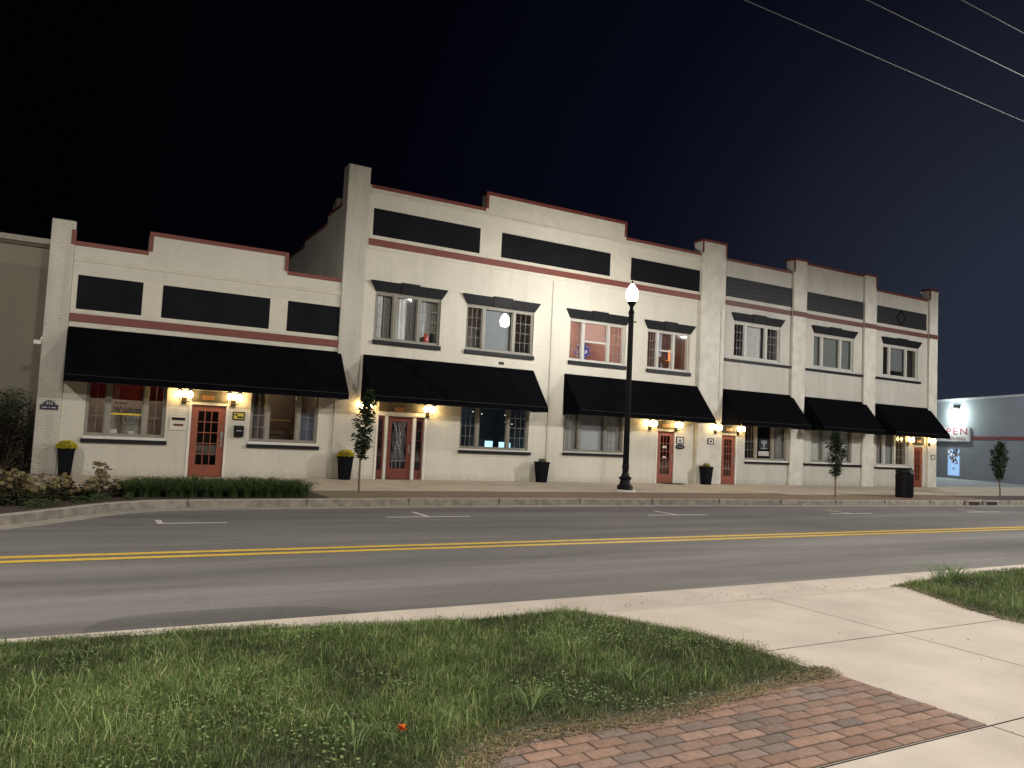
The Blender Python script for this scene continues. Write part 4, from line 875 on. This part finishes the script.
# ---- planters
def planter(x,label,flower,seed,fcol):
    t=thing('planter',label,'planter',(x,-.36,0),'tapered black planters along the facade')
    m=MB(); h=.72
    def ring(s,z): return [(x-s,-.36-s,z),(x+s,-.36-s,z),(x+s,-.36+s,z),(x-s,-.36+s,z)]
    m.add(ring(.145,.0)+ring(.195,h-.05)+ring(.21,h-.05)+ring(.21,h)+ring(.18,h)+ring(.17,h-.08),
      [(3,2,1,0)]+[(4*l+k,4*l+(k+1)%4,4*l+4+(k+1)%4,4*l+4+k) for l in range(5) for k in range(4)]+[(20,21,22,23)])
    obj('pot',m,M['pot'],t,bevel=.004)
    r=random.Random(seed); V=[];F=[];C=[]
    def quad(p,s,c,up=.5):
        a=r.uniform(0,6.28); u=Vector((math.cos(a),math.sin(a),r.uniform(-up,up))).normalized()*s; w=u.cross(Vector((r.uniform(-.5,.5),r.uniform(-.5,.5),1))).normalized()*s*.6
        n=len(V); V.extend([tuple(p-u),tuple(p-w),tuple(p+u),tuple(p+w)]); F.append([n,n+1,n+2,n+3]); C.extend([np.array(c)*r.uniform(.7,1.25)]*4)
    R_=.235 if flower>200 else .15; H_=.20 if flower>200 else .15
    for k in range(260):
        a=r.uniform(0,6.28); e=math.acos(r.uniform(0,1)); rr_=r.uniform(.5,1)
        quad(Vector((x+R_*math.sin(e)*math.cos(a)*rr_,-.36+R_*math.sin(e)*math.sin(a)*rr_,h-.03+H_*math.cos(e)*rr_)),.028,(.05,.09,.025))
    obj_f=tint_mesh('foliage',V,F,C,M['leaf'],parent=t); V=[];F=[];C=[]
    for k in range(flower):
        a=r.uniform(0,6.28); e=math.acos(r.uniform(.05,1))
        p=Vector((x+R_*1.04*math.sin(e)*math.cos(a),-.36+R_*1.04*math.sin(e)*math.sin(a),h-.01+H_*1.05*math.cos(e)))
        for q in range(4): quad(p,.03,fcol,.6)
    tint_mesh('blossom',V,F,C,M['leaf'],parent=t)
planter(0.0,'tapered black planter of full yellow mums at the far left pier',420,1,(.90,.80,.05))
planter(7.5,'tapered black planter of full yellow mums behind the thin tree',400,2,(.90,.80,.05))
planter(14.64,'tapered black planter with sparse flowers between the two long upper awnings',36,3,(.45,.38,.10))
planter(22.42,'tapered black planter with a few yellow flowers at the wide pier',90,4,(.70,.58,.03))

# ---- street lamp
def lamp(x,y,label,main=True):
    t=thing('street_lamp',label,'street lamp',(x,y,0))
    c=(x,y,0)
    obj('footing',MB().lathe([(.36,0),(.36,.05),(.34,.06)],(x,y,.005),24),M['white'],t)
    b=MB().lathe([(.25,.06),(.25,.16),(.235,.20),(.19,.22),(.165,.30),(.15,.36),(.20,.40),(.205,.44),(.13,.50),(.095,.62),(.115,.80),(.105,.85)],c,20)
    obj('lamp_base',b,M['iron'],t,smooth=False)
    obj('sticker',MB().add([(x+.03,y-.252,.09),(x+.20,y-.157,.09),(x+.20,y-.157,.15),(x+.03,y-.252,.15)],[(0,1,2,3)]),plain('yellow_sticker',(.6,.5,.08),.5),t)
    p=MB(); n=20; prof=[(.098,.84),(.082,5.7)]; vs=[]
    for r_,z in prof:
        for k in range(n*2):
            a=math.pi*k/n; q=r_*(1 if k%2 else .88); vs.append((x+q*math.cos(a),y+q*math.sin(a),z))
    N2=n*2; p.add(vs,[(k,(k+1)%N2,N2+(k+1)%N2,N2+k) for k in range(N2)])
    obj('pole',p,M['iron'],t)
    obj('collar',MB().lathe([(.085,5.65),(.10,5.70),(.075,5.78),(.05,5.84),(.07,5.92),(.13,6.0),(.15,6.04),(.15,6.07)],c,20),M['iron'],t)
    obj('bracket_stub',MB().tube([(x+.05,y,5.42),(x+.17,y,5.42),(x+.19,y,5.42)],[.018,.018,.03],8),M['iron'],t)
    obj('globe',MB().lathe([(.12,6.071),(.165,6.15),(.19,6.27),(.185,6.37),(.15,6.47),(.08,6.55),(.06,6.61)],c,20),M['globe'],t,smooth=True)
    obj('finial',MB().lathe([(.075,6.612),(.06,6.64),(.025,6.67),(.03,6.70),(.01,6.74),(.002,6.78)],c,12),M['iron'],t)
    return t
lamp(15.42,-4.12,'tall black street lamp with glowing acorn globe in front of the middle building')

# ---- utility poles with street lights: outside the picture on the near verge; they carry the wires and light the street
def upole(x,label,energy,arm=1,lc=(1,.95,.86),y=-17.9,wires=True,arm_dy=-1.3):
    yo=y; y=y+arm_dy
    t=thing('utility_pole',label,'utility pole',(x,y,0))
    obj('pole',MB().tube([(x,yo,-.2),(x,yo,10)],[.16,.12],12),M['bark'],t)
    if wires: obj('crossarm',MB().box(x-.06,x+.06,-17.78,-15.3,8.14,8.26),M['bark'],t)
    obj('light_arm',MB().tube([(x,yo+.1,8.9),(x,y+1.6,9.8),(x,y+1.9,9.8)],.03,8),M['metal'],t)
    h=obj('light_head',MB().box(x-.13,x+.13,y+1.8,y+2.4,9.73,9.86),M['metal'],t)
    obj('lens',MB().box(x-.09,x+.09,y+1.9,y+2.3,9.705,9.728),M['cobra'],h)
    l=bpy.data.lights.new('street_light','SPOT'); l.spot_size=math.pi; l.spot_blend=.24; l.energy=energy; l.color=lc; l.shadow_soft_size=.38
    q=bpy.data.objects.new('street_light',l); COL.objects.link(q); q.parent=t; q.location=(0,2.1+arm_dy,9.6); q.rotation_euler=(rad(5),0,0)
    return t
KE=dict(a=5900,b=4000)
upole(-8,'wooden utility pole with street light, left of the picture',KE['a'])
upole(16.9,'wooden utility pole with street light, right of the picture',KE['b'])
upole(38,'unseen wooden utility pole with a light added for the right building',13500,lc=(1,.97,.93))  # unseen pole; its light is added to brighten the right building
upole(2.4,'wooden utility pole with street light behind the camera',8200,y=-28.2,wires=False,lc=(1,.925,.83))
t=thing('alley_fill_lamp','unseen fill lamp added in the alley behind the right building corner','street lamp',(45,5,0)); obj('pole',MB().tube([(45,5,0),(45,5,8.2)],[.1,.07],12),M['iron'],t); obj('light_head',MB().lathe([(.22,8.2),(.3,8.3),(.05,8.45)],(45,5,0),14),M['iron'],t)  # unseen lamp added behind the corner to light the grey wall
l=bpy.data.lights.new('alley_fill_light','POINT'); l.energy=1500; l.color=(.86,.92,1); l.shadow_soft_size=.2
q=bpy.data.objects.new('alley_fill_light',l); COL.objects.link(q); q.parent=t; q.location=(0,0,7.8)
wm=plain('bare_cable',(.032,.032,.036),.8)
for y,z,lab in ((-15.62,8.3,'lowest overhead cable crossing the sky at upper right'),(-16.62,8.3,'middle overhead cable crossing the sky at upper right'),(-17.38,8.3,'topmost overhead cable in the upper right corner')):
    pts=[]
    for a,b_ in ((-34,-8),(-8,17.5),(17.5,46),(46,80)):
        for k in range(12): u=k/12; pts.append((a+(b_-a)*u,y,z-.0*4*u*(1-u)))
    o=obj('overhead_cable',MB().tube(pts,.0085,6),wm); tag(o,lab,'cable','overhead cables above the street')

# ---- litter bin
o=thing('litter_bin','tall black litter bin on the pavement before the last bay','litter bin',(26.95,-5.9,0))
obj('shell',MB().lathe([(.27,.0),(.29,.03),(.29,.86),(.30,.88)],(26.95,-5.9,.006),28),M['iron'],o)
m=MB()
for k in range(28): a=2*math.pi*k/28; m.tube([(26.95+.297*math.cos(a),-5.9+.297*math.sin(a),.05),(26.95+.297*math.cos(a),-5.9+.297*math.sin(a),.85)],.010,4)
obj('slat',m,M['iron'],o)
obj('lid',MB().lathe([(.305,.886),(.31,.91),(.30,1.0),(.25,1.06),(.12,1.09),(.11,1.05)],(26.95,-5.9,.006),28),M['iron'],o,smooth=True)
obj('opening',MB().box(26.86,27.08,-6.212,-6.19,.90,.98),plain('steel_flap',(.10,.10,.12),.4),o)

# ---- trees
def tree(x,y,label,trunk_h,z0,z1,rad_,nleaf,seed,lean=(0,0),leaf=.07,cols=None,mulch=False,shape=1.0):
    r=random.Random(seed); t=thing('young_tree',label,'tree',(x,y,0),'young street trees along the far pavement')
    H=z1; axis=lambda z:Vector((x+lean[0]*z/H+.03*math.sin(z*2.1+seed),y+lean[1]*z/H+.02*math.sin(z*1.7),z))
    m=MB(); zs=[H*.96*k/14 for k in range(15)]
    m.tube([axis(z) for z in zs],[.028*(1-.85*z/H)+.004 for z in zs],8)
    tips=[]
    for k in range(34):
        u=(k+.5)/34; z=z0+(z1-z0)*u*.92; prof=math.sin(math.pi*min(1,(u*.93+.07))**shape)**.75*rad_
        a=k*2.4+r.uniform(-.4,.4); L=prof*r.uniform(.65,1.12); p=axis(z); q=p+Vector((math.cos(a)*L,math.sin(a)*L,L*.55+.05))
        m.tube([p,(p+q)/2+Vector((0,0,-.01)),q],[.009,.006,.003],5); tips.append((p,q,L))
    obj('trunk',m,M['bark'],t)
    V=[];F=[];C=[]; cols=cols or [(.020,.038,.016),(.032,.055,.022),(.048,.078,.028)]
    for i in range(nleaf):
        p,q,L=r.choice(tips); s=r.random()**.6; c=p+(q-p)*s+Vector((r.gauss(0,.035),r.gauss(0,.035),r.gauss(0,.045)))
        a=r.uniform(0,6.28); u=Vector((math.cos(a),math.sin(a),r.uniform(-.9,.3))).normalized(); w=u.cross(Vector((r.uniform(-.6,.6),r.uniform(-.6,.6),1))).normalized(); l=leaf*r.uniform(.6,1.25)
        n=len(V); V+= [tuple(c),tuple(c+u*l*.45+w*l*.28),tuple(c+u*l),tuple(c+u*l*.45-w*l*.28)]; F.append([n,n+1,n+2,n+3]); cc=np.array(r.choice(cols))*r.uniform(.7,1.3); C+=[cc]*4
    tint_mesh('crown',V,F,C,M['leaf'],parent=t)
tree(6.38,-5.1,'thin young tree before the left pier of the middle building','',.82,2.62,.25,1900,3,lean=(.10,0),leaf=.11)
tree(23.22,-5.86,'narrow young tree in a dry mulch pit before the second short awning','',.70,2.30,.30,2900,5,lean=(-.08,0),leaf=.09)
tree(34.03,-5.46,'dense narrow young tree at the right beside the grey wall','',.72,2.34,.36,4200,8,lean=(0,0),leaf=.09,cols=[(.03,.06,.03),(.045,.085,.04),(.06,.11,.05)])

# ---- planting bed: strap-leaved clumps, hydrangeas, evergreen bush
protos=[]
for i in range(4):
    V,F,C=tuft(190,.36,.50,.011,60+i,[(.05,.085,.03),(.07,.115,.04),(.10,.15,.06)])
    o=tint_mesh('border_grass',V,F,C,M['blade']); o['kind']='thing'; tag(o,'strap-leaved green grass clump in the border row before the left building','grass clump','border grass clumps behind the kerb'); protos.append(o)
k=0; firsts=set()
for row,(ya,yb) in enumerate(((-6.45,-6.35),(-6.05,-5.95),(-5.6,-5.5))):
    for xx in np.arange(1.15+row*.1,4.7,.25):
        p=protos[k%4]; o=p if k<4 else p.copy()
        if k>=4: COL.objects.link(o)
        o.location=(xx+random.uniform(-.06,.06),random.uniform(ya,yb),.01); o.rotation_euler=(0,0,random.uniform(0,6.28)); s=random.uniform(.85,1.12); o.scale=(s,s,s); k+=1
def hydrangea(x,y,h,w,n,seed,label):
    r=random.Random(seed); t=thing('hydrangea',label,'shrub',(x,y,0),'faded hydrangeas in the left bed')
    st=MB(); V=[];F=[];C=[]; V2=[];F2=[];C2=[]
    for k in range(n):
        a=r.uniform(0,6.28); d=w*math.sqrt(r.random()); top=Vector((x+d*math.cos(a),y+d*math.sin(a)*.7,h*r.uniform(.45,1)*(1-.35*(d/w)**2)))
        st.tube([(x+.4*d*math.cos(a)*.5,y+.4*d*math.sin(a)*.3,0),(top.x*.6+x*.4,top.y*.6+y*.4,top.z*.6),tuple(top)],[.006,.005,.003],4)
        for q in range(16):
            z=r.uniform(.15,1); c=Vector((x,y,0)).lerp(top,z)+Vector((r.gauss(0,.06),r.gauss(0,.05),r.gauss(0,.03))); c.z=max(c.z,.03); b=r.uniform(0,6.28); u=Vector((math.cos(b),math.sin(b),r.uniform(-.7,.4))).normalized(); v=u.cross(Vector((r.uniform(-.5,.5),r.uniform(-.5,.5),1))).normalized(); l=r.uniform(.05,.10)
            m_=len(V); V+=[tuple(c),tuple(c+u*l*.5+v*l*.36),tuple(c+u*l),tuple(c+u*l*.5-v*l*.36)]; F.append([m_,m_+1,m_+2,m_+3]); C+=[np.array(r.choice([(.04,.058,.022),(.055,.066,.025),(.08,.06,.03)]))*r.uniform(.7,1.2)]*4
        if r.random()<.72:
            R_=r.uniform(.04,.068); fc=np.array(r.choice([(.25,.19,.085),(.30,.25,.115),(.20,.13,.07),(.26,.25,.12)]))
            for q in range(75):
                b=r.uniform(0,6.28); e=math.acos(r.uniform(-.6,1)); nn=Vector((math.sin(e)*math.cos(b),math.sin(e)*math.sin(b),math.cos(e)*.85)); c=top+nn*R_; u=nn.orthogonal().normalized()*.013; v=nn.cross(u)
                m_=len(V2); V2+=[tuple(c-u),tuple(c-v+nn*.004),tuple(c+u),tuple(c+v+nn*.004)]; F2.append([m_,m_+1,m_+2,m_+3]); C2+=[fc*r.uniform(.65,1.25)]*4
    obj('stem',st,M['bark'],t); tint_mesh('foliage',V,F,C,M['leaf'],parent=t); tint_mesh('flower_head',V2,F2,C2,M['leaf'],parent=t)
for i,(x,y,h,w,n,lab) in enumerate([(-1.15,-8.2,.74,.42,34,'faded hydrangea cut by the left picture edge'),(-.62,-8.0,.68,.36,30,'faded hydrangea just left of the far left planter'),(-.12,-7.3,.56,.36,32,'brown-headed hydrangea in front of the far left planter'),(.34,-7.0,.48,.32,28,'pale-headed hydrangea right of the far left planter'),(.66,-6.5,.86,.20,16,'tallest hydrangea with one high stem under the lettered window'),(.98,-6.35,.42,.24,18,'small hydrangea at the start of the border grass'),(-.9,-7.0,.55,.4,26,'dull hydrangea at the back below the dark bush'),(-1.7,-8.7,.5,.4,20,'low hydrangea at the extreme left of the bed')]):
    hydrangea(x,y,h,w,n,200+i,lab)
# low ground cover in the bed
def cover(n,seed):
    r=np.random.default_rng(seed); X=r.uniform(-3,1.2,n); Y=r.uniform(-9.3,-6.6,n); yk=np.interp(X,[p[0] for p in kin],[p[1] for p in kin]); k=(Y>yk+.12)&(fnoise(X,Y,seed,5)>-.1); X=X[k];Y=Y[k];n=len(X)
    V=np.zeros((n,4,3)); s=r.uniform(.015,.04,n); a=r.uniform(0,6.3,n); z=r.uniform(.02,.13,n)
    for j in range(4): V[:,j,0]=X+np.cos(a+j*1.57)*s; V[:,j,1]=Y+np.sin(a+j*1.57)*s*.6; V[:,j,2]=z+np.sin(j*1.57+a)*s*.5
    return V.reshape(-1,3),(np.arange(n)*4)[:,None]+np.arange(4),np.repeat(np.array([.04,.055,.022])*r.uniform(.6,1.5,(n,1)),4,axis=0)
o=tint_mesh('ground_cover',*cover(7000,77),M['leaf'],'stuff'); tag(o,'low dark ground cover between the hydrangeas and the kerb','ground cover')
def bush(x,y,w,dep,h,seed,label,cols,n):
    r=random.Random(seed); t=thing('evergreen_bush',label,'bush',(x,y,0)); st=MB(); V=[];F=[];C=[]; cl=[]
    for k in range(60):
        a=r.uniform(0,6.28); e=r.random(); p=Vector((x+w*math.cos(a)*math.sqrt(r.random()),y+dep*math.sin(a)*math.sqrt(r.random()),h*(.15+.82*e))); cl.append(p)
        if k<14: st.tube([(x+r.uniform(-.1,.1),y,0),((x+p.x)/2,(y+p.y)/2,p.z*.5),tuple(p)],[.02,.012,.005],5)
    for i in range(n):
        p=r.choice(cl); c=p+Vector((r.gauss(0,.15),r.gauss(0,.12),r.gauss(0,.10))); c.z=max(c.z,.05); b=r.uniform(0,6.28); u=Vector((math.cos(b),math.sin(b),r.uniform(-.6,.8))).normalized(); v=u.cross(Vector((r.uniform(-.5,.5),r.uniform(-.5,.5),1))).normalized(); l=r.uniform(.035,.075)
        m_=len(V); V+=[tuple(c),tuple(c+u*l*.5+v*l*.3),tuple(c+u*l),tuple(c+u*l*.5-v*l*.3)]; F.append([m_,m_+1,m_+2,m_+3]); C+=[np.array(r.choice(cols))*r.uniform(.6,1.3)]*4
    obj('stem',st,M['bark'],t); tint_mesh('foliage',V,F,C,M['leaf'],parent=t)
bush(-1.5,1.5,.6,.5,2.2,301,'dark evergreen bush in the gap at the left corner',[(.085,.135,.045),(.06,.10,.035),(.10,.15,.05)],7500)
bush(-1.45,.7,.5,.45,1.4,302,'brown dry-leaved bush in front of the evergreen at the left corner',[(.030,.020,.016),(.022,.016,.012),(.035,.028,.018)],4200)

# ---- beige building behind at the left
D=thing('beige_building','plain beige rendered building behind at the far left edge','building',(-10,3,0))
obj('wall',MB().box(-30,-.79,2.6,10,-.1,6.42),M['beige'],D); obj('fascia',MB().box(-30.05,-.786,2.52,10.05,6.42,6.52),M['brown_cap'],D); obj('coping',MB().box(-30.1,-.783,2.45,10.1,6.522,6.68),M['beige_cap'],D)
# ---- grey building beyond at the right: long wall running away from the street
P0=Vector((57.9,13.6,0)); P1=Vector((50.0,-2.6,0)); dv=(P0-P1).normalized(); nv=Vector((-dv.y,dv.x,0))  # nv points to the camera side
if nv.x>0: nv=-nv
E_=thing('grey_building','long grey building with maroon stripe beyond the right corner','building',(52,2,0))
def wallbox(a,b,n0,n1,z0,z1,m=None):
    m=m or MB(); q=[P1+dv*a+nv*n0,P1+dv*b+nv*n0,P1+dv*b+nv*n1,P1+dv*a+nv*n1]
    m.add([(v.x,v.y,z0) for v in q]+[(v.x,v.y,z1) for v in q],[(3,2,1,0),(4,5,6,7),(0,1,5,4),(1,2,6,5),(2,3,7,6),(3,0,4,7)]); return m
Lw=(P0-P1).length
obj('wall',wallbox(0,Lw,-12,0,-.1,5.62),M['grey'],E_); obj('coping',wallbox(-.05,Lw+.05,-12.05,.06,5.625,5.78),plain('pale_coping',(.5,.5,.5),.6),E_)
def s_of(x,y): return (Vector((x,y,0))-P1).dot(dv)
obj('stripe',wallbox(0,s_of(55.15,7.9)-.05,.004,.03,2.82,3.06),M['stripe'],E_)
pz=s_of(56.0,9.6)
fr=obj('lit_door',wallbox(pz-.78,pz+.78,.004,.05,.06,2.22),plain('aluminium_frame',(.3,.3,.32),.5),E_)
def door_art():
    m,nt,b=newmat('lit_poster'); L=nt.links; tc=N(nt,'ShaderNodeTexCoord'); nz=N(nt,'ShaderNodeTexNoise'); nz.inputs['Scale'].default_value=3.2; nz.inputs['Detail'].default_value=6; L.new(tc.outputs['Object'],nz.inputs['Vector'])
    sp=N(nt,'ShaderNodeSeparateXYZ'); L.new(tc.outputs['Object'],sp.inputs[0])
    g1=N(nt,'ShaderNodeMapRange'); g1.inputs[1].default_value=.3; g1.inputs[2].default_value=1.4; g1.inputs[3].default_value=-.16; g1.inputs[4].default_value=.1; L.new(sp.outputs[2],g1.inputs[0])
    ad=N(nt,'ShaderNodeMath',operation='ADD'); L.new(nz.outputs['Fac'],ad.inputs[0]); L.new(g1.outputs[0],ad.inputs[1])
    c=ramp(nt,ad.outputs[0],[(.50,(.32,.52,.85)),(.56,(.45,.6,.85)),(.565,(.02,.02,.03)),(.66,(.03,.03,.04)),(.67,(.6,.65,.7))])
    L.new(c,b.inputs['Base Color']); L.new(c,b.inputs['Emission Color']); b.inputs['Emission Strength'].default_value=.75; return m
obj('lit_pane',wallbox(pz-.66,pz+.66,.052,.06,.22,2.12),door_art(),fr)
obj('notice',wallbox(s_of(54.3,6.14)-.2,s_of(54.3,6.14)+.2,.004,.03,1.2,1.6),plain('notice_grey',(.42,.4,.42),.6),E_)
sg=thing('open_sign','white rectangular open sign with red letters on the grey wall','sign',tuple(P1+dv*s_of(56,9.5)+Vector((0,0,3.1))))
s1=s_of(55.2,8.0); s0=s_of(57.2,12.05); obj('board',wallbox(s1,s0,.02,.14,2.68,3.68),plain('sign_white',(.62,.60,.60),.5),sg)
rz=math.atan2(dv.y,dv.x)+math.pi
rd=plain('sign_red',(.30,.07,.10),.5); gy_=plain('sign_grey',(.30,.16,.18),.5)
cp=P1+dv*((s0+s1)/2-.35)+nv*.15
text('lettering','OPEN',.70,cp.x,cp.y,3.38,rd,sg,rotz=rz,sx=1.75,bold=.008,sp=1.25); text('lettering','-409-0362',.34,(cp-dv*.45).x,(cp-dv*.45).y,2.88,gy_,sg,rotz=rz,sx=1.55,bold=.004)
lm=P1+dv*s_of(55.9,9.35)
wl=thing('wall_lamp','bright greenish-white flood lamp high on the grey wall','wall lamp',(lm.x,lm.y,4.85))
a_=s_of(55.9,9.35); obj('housing',wallbox(a_-.3,a_+.3,.0,.28,4.98,5.12),M['metal'],wl); obj('lens',wallbox(a_-.22,a_+.22,.06,.26,4.76,4.975),M['pack'],wl)
l=bpy.data.lights.new('flood_light','POINT'); l.energy=400; l.color=(.84,1,.94); l.shadow_soft_size=.2
q=bpy.data.objects.new('flood_light',l); COL.objects.link(q); q.parent=wl; q.location=tuple(nv*.75+Vector((0,0,-.25)))
m=MB(); m.add([(38.4,.9,.008),(60,.9,.008),(62,40,.008),(38.4,40,.008)],[(0,1,2,3)]); sheet('alley',m,M['lotgrey'])

# ------------------------------------------------------------------ world: clear night sky, town glow low at the right
wd=bpy.data.worlds.new('World'); S.world=wd; wd.use_nodes=True; nt=wd.node_tree; L=nt.links; bg=nt.nodes['Background']
tc=N(nt,'ShaderNodeTexCoord'); nm=N(nt,'ShaderNodeVectorMath',operation='NORMALIZE'); L.new(tc.outputs['Generated'],nm.inputs[0])
dt=N(nt,'ShaderNodeVectorMath',operation='DOT_PRODUCT'); L.new(nm.outputs[0],dt.inputs[0]); gd=Vector((.93,.36,.06)).normalized(); dt.inputs[1].default_value=gd
c=ramp(nt,dt.outputs['Value'],[(.35,(.0004,.0005,.0010)),(.62,(.0006,.0008,.0024)),(.82,(.0020,.0026,.0070)),(.89,(.0050,.0062,.0130)),(.95,(.0125,.0158,.0275)),(.985,(.0195,.0250,.0420))])
L.new(c,bg.inputs['Color']); bg.inputs['Strength'].default_value=1.0

# ------------------------------------------------------------------ camera
cam=bpy.data.cameras.new('camera'); co=bpy.data.objects.new('camera',cam); COL.objects.link(co); S.camera=co
fpx,yaw,pitch,roll,Dist,ch=780.079,.51334,.06539,.04757,23.9007,1.60962
cam.sensor_width=36; cam.lens=36*fpx/1024; cam.clip_end=2000; cam.clip_start=.05
fw=Vector((math.sin(yaw)*math.cos(pitch),math.cos(yaw)*math.cos(pitch),math.sin(pitch)))
r0=Vector((math.cos(yaw),-math.sin(yaw),0)); u0=r0.cross(fw)
r_=r0*math.cos(roll)+u0*math.sin(roll); u_=-r0*math.sin(roll)+u0*math.cos(roll)
Mx=Matrix((r_,u_,-fw)).transposed().to_4x4(); Mx.translation=Vector((0,-Dist,ch)); co.matrix_world=Mx

S.view_settings.view_transform='Standard'; S.view_settings.look='None'; S.view_settings.exposure=0; S.view_settings.gamma=1
S.render.engine='CYCLES'; cy=S.cycles; cy.use_denoising=True; cy.max_bounces=8; cy.diffuse_bounces=3; cy.glossy_bounces=4; cy.transparent_max_bounces=12; cy.sample_clamp_indirect=4; cy.use_light_tree=True
cy.caustics_reflective=False; cy.caustics_refractive=False
